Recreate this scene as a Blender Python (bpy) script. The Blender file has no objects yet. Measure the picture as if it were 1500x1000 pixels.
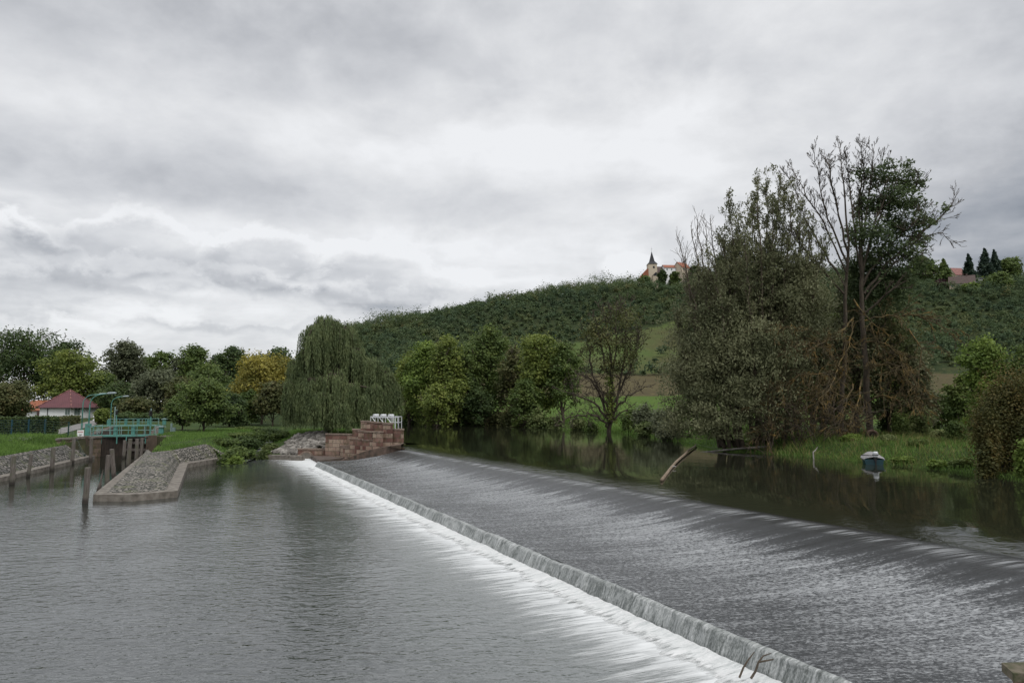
import bpy, math
import numpy as np

rng = np.random.default_rng(11)
C = bpy.context.scene.collection
F = 1021.0; H = 5.6
PIT = math.atan(95.0 / F)
cp, sp = math.cos(PIT), math.sin(PIT)
ZU = 1.93          # upper pool level


def ray(u, v):
    a = (u - 750) / F; b = (500 - v) / F
    return np.array([a, cp - b * sp, sp + b * cp])

def PZ(u, v, z):
    r = ray(u, v); t = (z - H) / r[2]
    return np.array([r[0] * t, r[1] * t, z])

def PD(u, v, d):
    r = ray(u, v); t = d / r[1]
    return np.array([r[0] * t, d, H + r[2] * t])

def XY(u, d):
    return (u - 750) / F * cp * d

# ------------------------------------------------------------------ materials
MATS = {}
def N(nt, typ, **kw):
    n = nt.nodes.new(typ)
    for k, v in kw.items():
        if k.startswith('i_'):
            k = k[2:]
            k = int(k) if k.isdigit() else k.replace('_', ' ')
            s = n.inputs[k]
            if hasattr(v, 'is_output'):
                nt.links.new(v, s)
            else:
                s.default_value = v
        else:
            setattr(n, k, v)
    return n

def math_(nt, op, a, b=None, c=None, clamp=False):
    n = nt.nodes.new('ShaderNodeMath'); n.operation = op; n.use_clamp = clamp
    for i, x in enumerate((a, b, c)):
        if x is None: continue
        if hasattr(x, 'is_output'): nt.links.new(x, n.inputs[i])
        else: n.inputs[i].default_value = x
    return n.outputs[0]

def ramp(nt, fac, stops, interp='LINEAR'):
    n = nt.nodes.new('ShaderNodeValToRGB'); n.color_ramp.interpolation = interp
    el = n.color_ramp.elements
    while len(el) < len(stops): el.new(0.5)
    for e, (p, c) in zip(el, stops):
        e.position = p
        if not hasattr(c, '__len__'): c = (c, c, c)
        e.color = (*c[:3], 1)
    nt.links.new(fac, n.inputs[0])
    return n.outputs[0]

def mixc(nt, fac, a, b, blend='MIX'):
    n = nt.nodes.new('ShaderNodeMix'); n.data_type = 'RGBA'; n.blend_type = blend
    for i, x in ((0, fac), (6, a), (7, b)):
        if hasattr(x, 'is_output'): nt.links.new(x, n.inputs[i])
        elif i == 0: n.inputs[i].default_value = x
        else: n.inputs[i].default_value = (*x[:3], 1)
    return n.outputs[2]

def smooth(nt, x, lo, hi):
    n = nt.nodes.new('ShaderNodeMapRange'); n.interpolation_type = 'SMOOTHSTEP'
    nt.links.new(x, n.inputs[0])
    for i, v in ((1, lo), (2, hi)):
        if hasattr(v, 'is_output'): nt.links.new(v, n.inputs[i])
        else: n.inputs[i].default_value = v
    n.inputs[3].default_value = 0; n.inputs[4].default_value = 1
    return n.outputs[0]

def mat_base(name):
    m = bpy.data.materials.new(name); m.use_nodes = True
    nt = m.node_tree
    b = nt.nodes['Principled BSDF']
    return m, nt, b

def noise(nt, vec, scale, detail=4, rough=0.55, stretch=None, dist=0.0):
    if stretch is not None:
        mp = N(nt, 'ShaderNodeMapping'); nt.links.new(vec, mp.inputs[0])
        mp.inputs['Scale'].default_value = stretch
        vec = mp.outputs[0]
    n = N(nt, 'ShaderNodeTexNoise'); nt.links.new(vec, n.inputs['Vector'])
    n.inputs['Scale'].default_value = scale; n.inputs['Detail'].default_value = detail
    n.inputs['Roughness'].default_value = rough; n.inputs['Distortion'].default_value = dist
    return n.outputs['Fac']

def bump(nt, b, h, strength=0.5, dist=0.05):
    n = N(nt, 'ShaderNodeBump'); nt.links.new(h, n.inputs['Height'])
    n.inputs['Strength'].default_value = strength; n.inputs['Distance'].default_value = dist
    nt.links.new(n.outputs[0], b.inputs['Normal'])
    return n

def leaf_mat(name, cols, clump=0.35, trans=0.38):
    if name in MATS: return MATS[name]
    cols = [tuple(min(x * 2.25, .4) for x in c) for c in cols]
    m, nt, b = mat_base(name)
    at = N(nt, 'ShaderNodeAttribute', attribute_name='rnd')
    geo = N(nt, 'ShaderNodeNewGeometry')
    nz = noise(nt, geo.outputs['Position'], clump, 3)
    f = math_(nt, 'ADD', math_(nt, 'MULTIPLY', at.outputs['Fac'], 0.55),
              math_(nt, 'MULTIPLY', math_(nt, 'SUBTRACT', nz, 0.3), 1.25), clamp=True)
    k = len(cols) - 1
    col = ramp(nt, f, [(0.12 + 0.76 * i / k, c) for i, c in enumerate(cols)])
    nt.links.new(col, b.inputs['Base Color'])
    b.inputs['Roughness'].default_value = 0.6
    b.inputs['Specular IOR Level'].default_value = 0.25
    t = N(nt, 'ShaderNodeBsdfTranslucent'); nt.links.new(col, t.inputs[0])
    ms = N(nt, 'ShaderNodeMixShader'); ms.inputs[0].default_value = trans
    nt.links.new(b.outputs[0], ms.inputs[1]); nt.links.new(t.outputs[0], ms.inputs[2])
    nt.links.new(ms.outputs[0], nt.nodes['Material Output'].inputs[0])
    MATS[name] = m
    return m

def noise_mat(name, stops, scale=3, detail=5, stretch=None, rough=0.8, bumps=0.4, bdist=0.03, spec=0.3, metal=0.0):
    if name in MATS: return MATS[name]
    m, nt, b = mat_base(name)
    geo = N(nt, 'ShaderNodeNewGeometry')
    nz = noise(nt, geo.outputs['Position'], scale, detail, 0.6, stretch)
    nt.links.new(ramp(nt, nz, stops), b.inputs['Base Color'])
    b.inputs['Roughness'].default_value = rough
    b.inputs['Specular IOR Level'].default_value = spec
    b.inputs['Metallic'].default_value = metal
    if bumps: bump(nt, b, nz, bumps, bdist)
    MATS[name] = m
    return m

bark = noise_mat('bark_grey', [(0.3, (.035, .028, .02)), (0.7, (.10, .08, .06))], 4, 5, (1, 1, .3), 0.9)
bark_warm = noise_mat('bark_warm', [(0.3, (.06, .04, .03)), (0.7, (.15, .10, .075))], 3, 5, (1, 1, .3), 0.9)
lichen = noise_mat('lichen_bark', [(0.32, (.05, .042, .03)), (0.55, (.12, .09, .04)), (0.74, (.27, .165, .04))], 1.3, 5, None, 0.9)
twigm = noise_mat('dead_twig', [(0.3, (.05, .04, .03)), (0.7, (.12, .095, .07))], 2, 3, None, 0.9, 0)
timber = None
def timber_mat():
    m, nt, b = mat_base('weathered_timber')
    geo = N(nt, 'ShaderNodeNewGeometry'); oi = N(nt, 'ShaderNodeObjectInfo')
    g = noise(nt, geo.outputs['Position'], 6, 6, 0.6, (3, 3, .25))
    g2 = noise(nt, geo.outputs['Position'], 1.6, 3)
    col = ramp(nt, g, [(0.3, (.055, .042, .034)), (0.5, (.115, .10, .088)), (0.72, (.20, .18, .165))])
    col = mixc(nt, smooth(nt, g2, .5, .7), col, (.10, .10, .07))
    z = N(nt, 'ShaderNodeSeparateXYZ'); nt.links.new(geo.outputs['Position'], z.inputs[0])
    wet = smooth(nt, math_(nt, 'ADD', z.outputs[2], math_(nt, 'MULTIPLY', g2, .5)), .75, .35)
    col = mixc(nt, wet, col, (.022, .018, .014))
    col = mixc(nt, math_(nt, 'MULTIPLY', oi.outputs['Random'], .5), col, (.07, .055, .045))
    nt.links.new(col, b.inputs['Base Color']); b.inputs['Roughness'].default_value = .85
    bump(nt, b, g, .6, .04)
    return m
timber = timber_mat()

def paint_mat(name, c, rough=.5, dirt=(.08, .07, .05)):
    m, nt, b = mat_base(name)
    geo = N(nt, 'ShaderNodeNewGeometry')
    n1 = noise(nt, geo.outputs['Position'], 2.3, 5, .65)
    col = mixc(nt, smooth(nt, n1, .5, .8), c, dirt)
    col = mixc(nt, math_(nt, 'MULTIPLY', noise(nt, geo.outputs['Position'], 8, 3), .25), col, tuple(x * .6 for x in c))
    nt.links.new(col, b.inputs['Base Color']); b.inputs['Roughness'].default_value = rough
    return m
teal = paint_mat('teal_paint', (.085, .255, .22))
tealpale = paint_mat('grey_teal_paint', (.26, .36, .35))
darkgreen = paint_mat('fence_green', (.008, .04, .035))
bluegreen = paint_mat('fence_post_blue', (.012, .06, .09))
black = paint_mat('black_housing', (.012, .012, .013))
whitemetal = paint_mat('white_galvanised', (.62, .64, .66), .45, (.35, .36, .36))
greylamp = paint_mat('lamp_housing', (.30, .36, .38))
whitewall = paint_mat('white_render', (.84, .85, .85), .8, (.72, .72, .69))
cream = paint_mat('cream_render', (.55, .47, .36), .85, (.36, .32, .25))
peach = paint_mat('peach_render', (.62, .44, .33), .85, (.5, .38, .3))
glassm = paint_mat('window_glass', (.17, .22, .20), .1)
signred = paint_mat('sign_red', (.5, .06, .07))
signgrey = paint_mat('sign_text', (.10, .10, .09))
hullm = paint_mat('boat_teal', (.006, .05, .062), .35, (.015, .05, .06))
coverm = paint_mat('boat_cover', (.27, .265, .27), .7, (.26, .25, .25))

def stone_block_mat(name, c1, c2, c3, mortar, bw=.9, bh=.42, moss=.5):
    m, nt, b = mat_base(name)
    uv = N(nt, 'ShaderNodeUVMap'); geo = N(nt, 'ShaderNodeNewGeometry')
    br = N(nt, 'ShaderNodeTexBrick'); nt.links.new(uv.outputs[0], br.inputs['Vector'])
    br.inputs['Scale'].default_value = 1.0
    br.inputs['Brick Width'].default_value = bw; br.inputs['Row Height'].default_value = bh
    br.inputs['Mortar Size'].default_value = .022; br.inputs['Bias'].default_value = 0
    br.inputs['Color1'].default_value = (0, 0, 0, 1); br.inputs['Color2'].default_value = (1, 1, 1, 1)
    br.inputs['Mortar'].default_value = (.5, .5, .5, 1)
    n1 = noise(nt, geo.outputs['Position'], 1.1, 5); n2 = noise(nt, geo.outputs['Position'], 9, 4)
    k = math_(nt, 'ADD', math_(nt, 'MULTIPLY', br.outputs['Color'], .72), math_(nt, 'MULTIPLY', math_(nt, 'SUBTRACT', n1, .2), .5), clamp=True)
    col = ramp(nt, k, [(.2, c1), (.5, c2), (.8, c3)])
    col = mixc(nt, math_(nt, 'MULTIPLY', n2, .45), col, tuple(x * .45 for x in c1))
    col = mixc(nt, br.outputs['Fac'], col, mortar)
    z = N(nt, 'ShaderNodeSeparateXYZ'); nt.links.new(geo.outputs['Position'], z.inputs[0])
    mz = math_(nt, 'MULTIPLY', smooth(nt, noise(nt, geo.outputs['Position'], 2.2, 5), .5, .66), moss)
    col = mixc(nt, mz, col, (.06, .06, .025))
    nt.links.new(col, b.inputs['Base Color']); b.inputs['Roughness'].default_value = .9
    b.inputs['Specular IOR Level'].default_value = .2
    h = math_(nt, 'SUBTRACT', math_(nt, 'MULTIPLY', n2, .4), br.outputs['Fac'])
    bump(nt, b, h, .6, .03)
    return m
sandstone = stone_block_mat('red_sandstone', (.14, .07, .058), (.27, .165, .13), (.44, .345, .265), (.13, .105, .085))
copingm = noise_mat('sandstone_coping', [(.3, (.09, .075, .06)), (.5, (.19, .14, .11)), (.75, (.30, .24, .19))], 2.5, 6)
lockwall = stone_block_mat('lock_wall_stone', (.10, .075, .055), (.17, .125, .095), (.22, .17, .125), (.07, .06, .05), 1.1, .5, .7)
concrete = noise_mat('stained_concrete', [(.3, (.07, .063, .052)), (.5, (.155, .138, .118)), (.75, (.25, .23, .20))], 2.2, 8, None, .9)
chamber = noise_mat('chamber_wall_brown', [(.3, (.04, .03, .022)), (.7, (.10, .075, .055))], 1.5, 6)

def cobble_mat(name, cs, mossc, scale, mossamt):
    m, nt, b = mat_base(name)
    geo = N(nt, 'ShaderNodeNewGeometry')
    v1 = N(nt, 'ShaderNodeTexVoronoi', feature='DISTANCE_TO_EDGE'); v2 = N(nt, 'ShaderNodeTexVoronoi')
    mp = N(nt, 'ShaderNodeMapping'); nt.links.new(geo.outputs['Position'], mp.inputs[0])
    mp.inputs['Scale'].default_value = (1, .8, .8)
    for v in (v1, v2):
        nt.links.new(mp.outputs[0], v.inputs['Vector']); v.inputs['Scale'].default_value = scale
        v.inputs['Randomness'].default_value = .75
    sepc = N(nt, 'ShaderNodeSeparateColor'); nt.links.new(v2.outputs['Color'], sepc.inputs[0])
    col = ramp(nt, sepc.outputs[0], [(0, cs[0]), (.5, cs[1]), (1, cs[2])])
    nz = noise(nt, geo.outputs['Position'], .7, 6, .65)
    joint = smooth(nt, v1.outputs['Distance'], .19, .05)
    moss = smooth(nt, nz, .52 - mossamt, .66 - mossamt)
    col = mixc(nt, joint, col, (.014, .015, .008))
    col = mixc(nt, math_(nt, 'MULTIPLY', moss, math_(nt, 'ADD', .25, math_(nt, 'MULTIPLY', joint, .7)), clamp=True), col, mossc)
    nt.links.new(col, b.inputs['Base Color']); b.inputs['Roughness'].default_value = .85
    bump(nt, b, math_(nt, 'MINIMUM', v1.outputs['Distance'], .25), .9, .22)
    return m
cobbles = cobble_mat('cobbles', ((.11, .10, .09), (.18, .165, .145), (.28, .255, .22)), (.075, .085, .028), 4.3, .015)
revetm = cobble_mat('revetment_stone', ((.08, .075, .07), (.13, .12, .11), (.2, .18, .16)), (.06, .065, .03), 2.8, .0)

def roof_mat(name, c):
    m, nt, b = mat_base(name)
    uv = N(nt, 'ShaderNodeUVMap'); geo = N(nt, 'ShaderNodeNewGeometry')
    w = N(nt, 'ShaderNodeTexBrick'); nt.links.new(uv.outputs[0], w.inputs['Vector'])
    w.inputs['Scale'].default_value = 1; w.inputs['Brick Width'].default_value = .5; w.inputs['Row Height'].default_value = .42
    w.inputs['Mortar Size'].default_value = .035
    n1 = noise(nt, geo.outputs['Position'], .9, 5)
    col = mixc(nt, n1, c, tuple(x * .5 for x in c))
    col = mixc(nt, w.outputs['Fac'], col, tuple(x * .3 for x in c))
    nt.links.new(col, b.inputs['Base Color']); b.inputs['Roughness'].default_value = .7
    return m
roof_dark = roof_mat('maroon_tiles', (.17, .055, .065)); roof_orange = roof_mat('orange_tiles', (.40, .13, .06))
roof_brown = roof_mat('brown_tiles', (.10, .06, .05)); roof_slate = roof_mat('slate_spire', (.025, .027, .035))
roof_pink = roof_mat('pink_tiles', (.36, .15, .13))

# ------------------------------------------------------------------ objects
def tag(o, label=None, cat=None, group=None, kind=None):
    if label: o['label'] = label
    if cat: o['category'] = cat
    if group: o['group'] = group
    if kind: o['kind'] = kind
    return o

def empty(name, loc, label, cat, group=None):
    o = bpy.data.objects.new(name, None); C.objects.link(o); o.location = [float(x) for x in loc]
    o.empty_display_size = .3
    return tag(o, label, cat, group)

def world_loc(p):
    o = np.zeros(3)
    while p is not None: o = o + np.array(p.location); p = p.parent
    return tuple(float(x) for x in o)

def link_mesh(me, name, mat, parent=None, origin=(0, 0, 0)):
    o = bpy.data.objects.new(name, me); C.objects.link(o)
    if mat is not None: me.materials.append(mat)
    if parent is not None: o.parent = parent
    else: o.location = [float(x) for x in origin]
    return o

def mesh_np(name, v, polys, mat, parent=None, origin=None, rnd=None, uv=None, smooth=False):
    """v (N,3); polys (M,k) all the same k."""
    if origin is None: origin = world_loc(parent)
    v = np.asarray(v, float) - np.asarray(origin, float)
    polys = np.asarray(polys, np.int32); M, k = polys.shape
    me = bpy.data.meshes.new(name)
    me.vertices.add(len(v)); me.vertices.foreach_set('co', v.astype(np.float32).ravel())
    me.loops.add(M * k); me.loops.foreach_set('vertex_index', polys.ravel())
    me.polygons.add(M); me.polygons.foreach_set('loop_start', np.arange(0, M * k, k, dtype=np.int32))
    if uv is not None:
        l = me.uv_layers.new(name='UVMap'); l.data.foreach_set('uv', np.asarray(uv, np.float32)[polys.ravel()].ravel())
    if rnd is not None:
        a = me.attributes.new('rnd', 'FLOAT', 'FACE'); a.data.foreach_set('value', np.asarray(rnd, np.float32))
    me.polygons.foreach_set('use_smooth', np.full(M, smooth))
    me.update(calc_edges=True)
    return link_mesh(me, name, mat, parent, origin)

class MB:
    def __init__(s): s.v = []; s.f = []; s.uv = []
    def face(s, pts, uv=None):
        n = len(s.v); s.v += [tuple(float(c) for c in p) for p in pts]
        s.f.append(list(range(n, n + len(pts))))
        if uv is None:
            p = [np.asarray(q, float) for q in pts]
            e = p[1] - p[0]; L = np.linalg.norm(e); e = e / (L or 1)
            nn = np.cross(p[1] - p[0], p[-1] - p[0]); nn = nn / (np.linalg.norm(nn) or 1)
            w = np.cross(nn, e)
            if abs(nn[2]) < .9:      # keep rows level in world height
                hz = np.cross((0, 0, 1), nn); hz /= np.linalg.norm(hz)
                w = np.cross(nn, hz)
                uv = [(np.dot(q, hz), np.dot(q, w)) for q in p]
            else:
                uv = [(q[0], q[1]) for q in p]
        s.uv += uv
        return s
    def prism(s, poly, z0, z1, bottom=False):
        n = len(poly)
        z0 = [z0] * n if np.isscalar(z0) else z0; z1 = [z1] * n if np.isscalar(z1) else z1
        area = sum(poly[i][0] * poly[(i + 1) % n][1] - poly[(i + 1) % n][0] * poly[i][1] for i in range(n))
        idx = list(range(n)) if area > 0 else list(range(n - 1, -1, -1))
        P = [poly[i] for i in idx]; a0 = [z0[i] for i in idx]; a1 = [z1[i] for i in idx]
        for i in range(n):
            j = (i + 1) % n
            s.face([(*P[i][:2], a0[i]), (*P[j][:2], a0[j]), (*P[j][:2], a1[j]), (*P[i][:2], a1[i])])
        s.face([(*P[i][:2], a1[i]) for i in range(n)])
        if bottom: s.face([(*P[i][:2], a0[i]) for i in range(n - 1, -1, -1)])
        return s
    def box(s, c, size, rz=0.0, bottom=True):
        """c = centre of the base"""
        ca, sa = math.cos(rz), math.sin(rz); hx, hy = size[0] / 2, size[1] / 2
        poly = [(c[0] + x * ca - y * sa, c[1] + x * sa + y * ca) for x, y in ((-hx, -hy), (hx, -hy), (hx, hy), (-hx, hy))]
        return s.prism(poly, c[2], c[2] + size[2], bottom)
    def bar(s, a, b, r, n=6, r2=None):
        return s.tube([a, b], [r, r if r2 is None else r2], n)
    def tube(s, path, rad, n=6, cap=True):
        v, q = tube_np(path, rad, n)
        o = len(s.v); s.v += [tuple(x) for x in v]
        for f in q: s.f.append([int(i) + o for i in f])
        s.uv += [(0.0, float(x[2])) for x in v]
        if cap:
            k = len(path)
            s.f.append([o + i for i in range(n - 1, -1, -1)]); s.f.append([o + (k - 1) * n + i for i in range(n)])
        return s
    def build(s, name, mat, parent=None, origin=None, smooth=False):
        if origin is None: origin = world_loc(parent)
        me = bpy.data.meshes.new(name)
        me.from_pydata([(x - origin[0], y - origin[1], z - origin[2]) for x, y, z in s.v], [], s.f)
        l = me.uv_layers.new(name='UVMap')
        for p in me.polygons:
            p.use_smooth = smooth
            for li in p.loop_indices: l.data[li].uv = s.uv[me.loops[li].vertex_index]
        me.update()
        return link_mesh(me, name, mat, parent, origin)

def tube_np(path, rad, n=5):
    p = np.asarray(path, float); k = len(p)
    t = np.gradient(p, axis=0); t /= np.linalg.norm(t, axis=1, keepdims=True) + 1e-9
    ref = np.where(np.abs(t[:, 2:3]) > .9, np.array([[1., 0, 0]]), np.array([[0., 0, 1]]))
    a = np.cross(t, ref); a /= np.linalg.norm(a, axis=1, keepdims=True) + 1e-9
    b = np.cross(t, a)
    if k > 1:  # keep frames from flipping
        for i in range(1, k):
            if np.dot(a[i], a[i - 1]) < 0: a[i] *= -1; b[i] *= -1
    th = np.arange(n) / n * 2 * math.pi
    r = np.asarray(rad, float)[:, None, None]
    v = p[:, None, :] + r * (np.cos(th)[None, :, None] * a[:, None, :] + np.sin(th)[None, :, None] * b[:, None, :])
    i = np.arange(k - 1)[:, None] * n; j = np.arange(n)[None, :]; j2 = (j + 1) % n
    q = np.stack([i + j, i + j2, i + n + j2, i + n + j], -1).reshape(-1, 4)
    return v.reshape(-1, 3), q

def tubes_obj(name, lines, mat, parent, n=4):
    V = []; Q = []; o = 0
    for path, rad in lines:
        v, q = tube_np(path, rad, n if rad[0] < .12 else 7)
        V.append(v); Q.append(q + o); o += len(v)
    return mesh_np(name, np.concatenate(V), np.concatenate(Q), mat, parent, smooth=True)

def leaf_quads(c, ln, wd, up=.35, out=None, axis=None):
    """leaf-shaped quads round the centres c; out = outward direction to bias the leaf faces"""
    n = len(c)
    nr = rng.normal(size=(n, 3)); nr[:, 2] = np.abs(nr[:, 2]) + up
    if out is not None: nr += out * .9
    nr /= np.linalg.norm(nr, axis=1, keepdims=True)
    t = rng.normal(size=(n, 3)) if axis is None else axis + rng.normal(size=(n, 3)) * .25
    if axis is None:
        t -= nr * (t * nr).sum(1, keepdims=True)
    t /= np.linalg.norm(t, axis=1, keepdims=True) + 1e-9
    b = np.cross(nr, t); b /= np.linalg.norm(b, axis=1, keepdims=True) + 1e-9
    s = rng.uniform(.65, 1.35, (n, 1))
    L = t * (ln / 2) * s; W = b * (wd / 2) * s
    v = np.stack([c - L, c + W - L * .1, c + L, c - W - L * .1], 1).reshape(-1, 3)
    return v, np.arange(n * 4).reshape(-1, 4)

CLUMP_TONE = np.zeros(0)
def leaves_obj(name, c, ln, wd, mat, parent, up=.35, out=None, axis=None):
    v, q = leaf_quads(c, ln, wd, up, out, axis)
    tone = rng.random(len(q)); k = len(CLUMP_TONE)          # boughs differ a little in leaf colour
    if 0 < k <= len(q): tone[-k:] = .5 * tone[-k:] + .5 * CLUMP_TONE
    return mesh_np(name, v, q, mat, parent, rnd=tone)

def unit(v): return v / (np.linalg.norm(v) + 1e-9)

def clump_points(lobes, n, sub=26, sig=.16, shell=.55):
    """points in leaf clumps gathered near the outside of ellipsoid lobes; -> centres, outward"""
    lobes = np.asarray(lobes, float)            # x y z rx ry rz
    w = (lobes[:, 3] * lobes[:, 5]) ** 1.2; w /= w.sum()
    global CLUMP_TONE
    pts = []; outs = []; tones = []
    for lb, wi in zip(lobes, w):
        m = max(int(n * wi), 20); k = max(int(sub * (.6 + 1.2 * wi * len(lobes))), 6)
        d = rng.normal(size=(k, 3)); d[:, 2] = d[:, 2] + .25
        d /= np.linalg.norm(d, axis=1, keepdims=True)
        rr = rng.uniform(shell, 1.18, (k, 1)) * np.where(rng.random((k, 1)) < .08, 1.25, 1.0)
        cc = d * rr
        which = rng.integers(0, k, m)
        sg = sig * rng.uniform(.6, 1.5, (k, 1))[which]
        off = rng.normal(size=(m, 3)) * sg * np.array([1.2, 1.2, .75])
        q = cc[which] + off
        o = unit_rows(q + off * 1.5)
        tones.append((.6 * rng.random(k) + .4 * rng.random())[which])
        pts.append(lb[:3] + q * lb[3:6]); outs.append(o)
    CLUMP_TONE = np.concatenate(tones)
    return np.concatenate(pts), np.concatenate(outs)

def unit_rows(a): return a / (np.linalg.norm(a, axis=1, keepdims=True) + 1e-9)

def grow(p, d, L, r, lvl, lines, tips, up=.05, wander=.14, nch=4, spread=.7, ratio=.6, rmin=.012, start=.3):
    n = 6 if lvl > 0 else 4
    path = [np.array(p, float)]; dirs = [unit(np.array(d, float))]
    dd = dirs[0]
    for i in range(n):
        dd = unit(dd + rng.normal(size=3) * wander + np.array([0, 0, up]))
        path.append(path[-1] + dd * L / n); dirs.append(dd)
    rad = np.maximum(np.linspace(r, r * .35, n + 1), rmin)
    lines.append((np.array(path), rad)); tips.append((path[-1], dd, lvl)); tips.append((path[n // 2], dd, lvl))
    if lvl <= 0: return
    for c in range(nch):
        t = rng.uniform(start, 1.0); i = min(int(t * n), n - 1)
        base = path[i] + (path[i + 1] - path[i]) * (t * n - i)
        side = rng.normal(size=3); side -= dirs[i] * np.dot(side, dirs[i]); side = unit(side)
        nd = unit(dirs[i] + side * spread * rng.uniform(.6, 1.4))
        grow(base, nd, L * ratio * rng.uniform(.6, 1.1) * (1.15 - .5 * t), max(rad[i] * .55, rmin), lvl - 1, lines, tips, up, wander, nch, spread, ratio, rmin)

def wiggle(a, b, k=6, amp=.06, sag=0.0):
    a, b = np.asarray(a, float), np.asarray(b, float); L = np.linalg.norm(b - a)
    t = np.linspace(0, 1, k)[:, None]
    p = a + (b - a) * t
    env = np.sin(t * math.pi)
    p = p + np.cumsum(rng.normal(size=(k, 3)), 0) * amp * L / k * env
    p[:, 2] -= (sag * L * np.sin(t[:, 0] * math.pi))
    return p

def broadleaf(name, label, cat, x, y, z, h, rw, cols, n=9000, leaf=.35, nl=12, low=.18, group=None, openness=.5,
              trunk_r=None, barkm=None, flat=1.0, ry=None, taper=.75, parent_trunk='trunk', sig=.25, bare=0, upright=0.):
    """crown of leaf clumps on limbs; h total height, rw crown half-width"""
    ry = ry or rw
    t = empty(name, (x, y, z), label, cat, group)
    tr = trunk_r or max(.12, h * .02)
    c0 = np.array([x, y, z])
    lobes = []; zc0 = z + h * low
    for i in range(nl):
        f = (i + .5) / nl
        zz = zc0 + (h * (1 - low)) * (.12 + .78 * f)
        fr = (f - .38) / .62 if f > .38 else (.38 - f) / .62
        env = math.sqrt(max(0.05, 1 - fr ** 2 * taper)) if f > .38 else (1 - .35 * (.38 - f) / .38)
        a = i * 2.399 + rng.uniform(-.5, .5)
        q = rng.uniform(.35, .9) * env
        lr = rw * rng.uniform(.22, .44) * (.8 + .25 * env)
        lobes.append((x + math.cos(a) * q * rw, y + math.sin(a) * q * ry, zz, lr * 1.05, lr * 1.05, lr * (.8 + upright) * flat))
    lobes.append((x, y, z + h * .93 - rw * .12, rw * .33, rw * .33, max(h * .07, rw * .25)))
    lobes.append((x, y, z + h * .6, rw * .55, ry * .55, h * .22))
    lines = []
    top = c0 + np.array([rng.uniform(-.06, .06) * h, rng.uniform(-.04, .04) * h, h * .86])
    tp = wiggle(c0 - np.array([0, 0, .4]), top, 9, .05)
    lines.append((tp, np.linspace(tr, tr * .12, 9)))
    tips = []
    for lb in lobes:
        i = rng.integers(1, 6)
        b = tp[i]; e = np.array(lb[:3]) + rng.normal(size=3) * .2 * lb[3]
        if b[2] > e[2] - .1 * h: b = tp[1] + (tp[2] - tp[1]) * rng.random()
        lp = wiggle(b, e, 6, .12, -.04)
        lines.append((lp, np.linspace(tr * .38, tr * .08, 6)))
        for k in range(3 + bare):
            d = unit(rng.normal(size=3) + np.array([0, 0, .3]))
            grow(lp[rng.integers(3, 6)], d, lb[3] * rng.uniform(.8, 1.3), tr * .1, 1, lines, tips, .05, .2, 3, .7, .6, .015 + .0004 * abs(y) * .5)
    tubes_obj(parent_trunk, lines, barkm or bark, t, 4)
    p, o = clump_points(lobes, n, int(60 * (1.2 - openness)) + 14, sig, .45)
    leaves_obj('crown', p, leaf, leaf * .62, cols, t, .3, o)
    return t

def shrub(name, label, cat, x, y, z, h, rw, cols, n=2500, leaf=.25, group=None, nl=7, ry=None):
    t = empty(name, (x, y, z), label, cat, group)
    ry = ry or rw * .8
    lobes = []
    for i in range(nl):
        a = rng.uniform(0, 6.28); q = math.sqrt(rng.random()) * .68
        lr = rng.uniform(.32, .5)
        zt = (1 - q * q * .8) * h * rng.uniform(.35, .7)
        lobes.append((x + math.cos(a) * q * rw, y + math.sin(a) * q * ry, z + zt, lr * rw, lr * ry, lr * h * .8))
    lobes.append((x, y, z + h * .35, rw * .6, ry * .6, h * .42))
    lines = []; tips = []
    for lb in lobes:
        b = np.array([x + rng.normal() * .15 * rw, y, z - .2])
        lines.append((wiggle(b, np.array(lb[:3]) + np.array([0, 0, lb[5] * .4]), 5, .1), np.linspace(.05 + h * .006, .02, 5)))
    tubes_obj('stem', lines, twigm, t, 4)
    p, o = clump_points(lobes, n, 30, .2, .5)
    p[:, 2] = np.maximum(p[:, 2], z - .1)
    leaves_obj('foliage', p, leaf, leaf * .6, cols, t, .3, o)
    return t

def conifer(name, label, x, y, z, h, rw, cols, n=2500, leaf=.8, group=None, tiers=15):
    t = empty(name, (x, y, z), label, 'conifer', group)
    tubes_obj('trunk', [([(x, y, z - 1), (x, y, z + h * .5), (x, y, z + h)], [h * .018, h * .012, .05])], bark, t)
    pts = []; out = []
    for i in range(tiers):
        f = (i + .5) / tiers; zz = z + h * (.08 + .9 * f); r = rw * (1 - f) ** .8 + .15
        nb = max(int(9 * (1 - f)) + 4, 4)
        for k in range(nb):
            a = rng.uniform(0, 6.28); m = int(n / tiers / nb * (1.4 - .8 * f))
            s = rng.random(m) ** .6 * r * rng.uniform(.75, 1.15)
            q = np.stack([x + np.cos(a) * s, y + np.sin(a) * s, zz - s * .25 + rng.normal(size=m) * h * .025], 1) + rng.normal(size=(m, 3)) * r * .13
            pts.append(q); out.append(np.tile([math.cos(a), math.sin(a), .2], (m, 1)))
    leaves_obj('crown', np.concatenate(pts), leaf, leaf * .5, cols, t, .2, np.concatenate(out))
    return t

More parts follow.
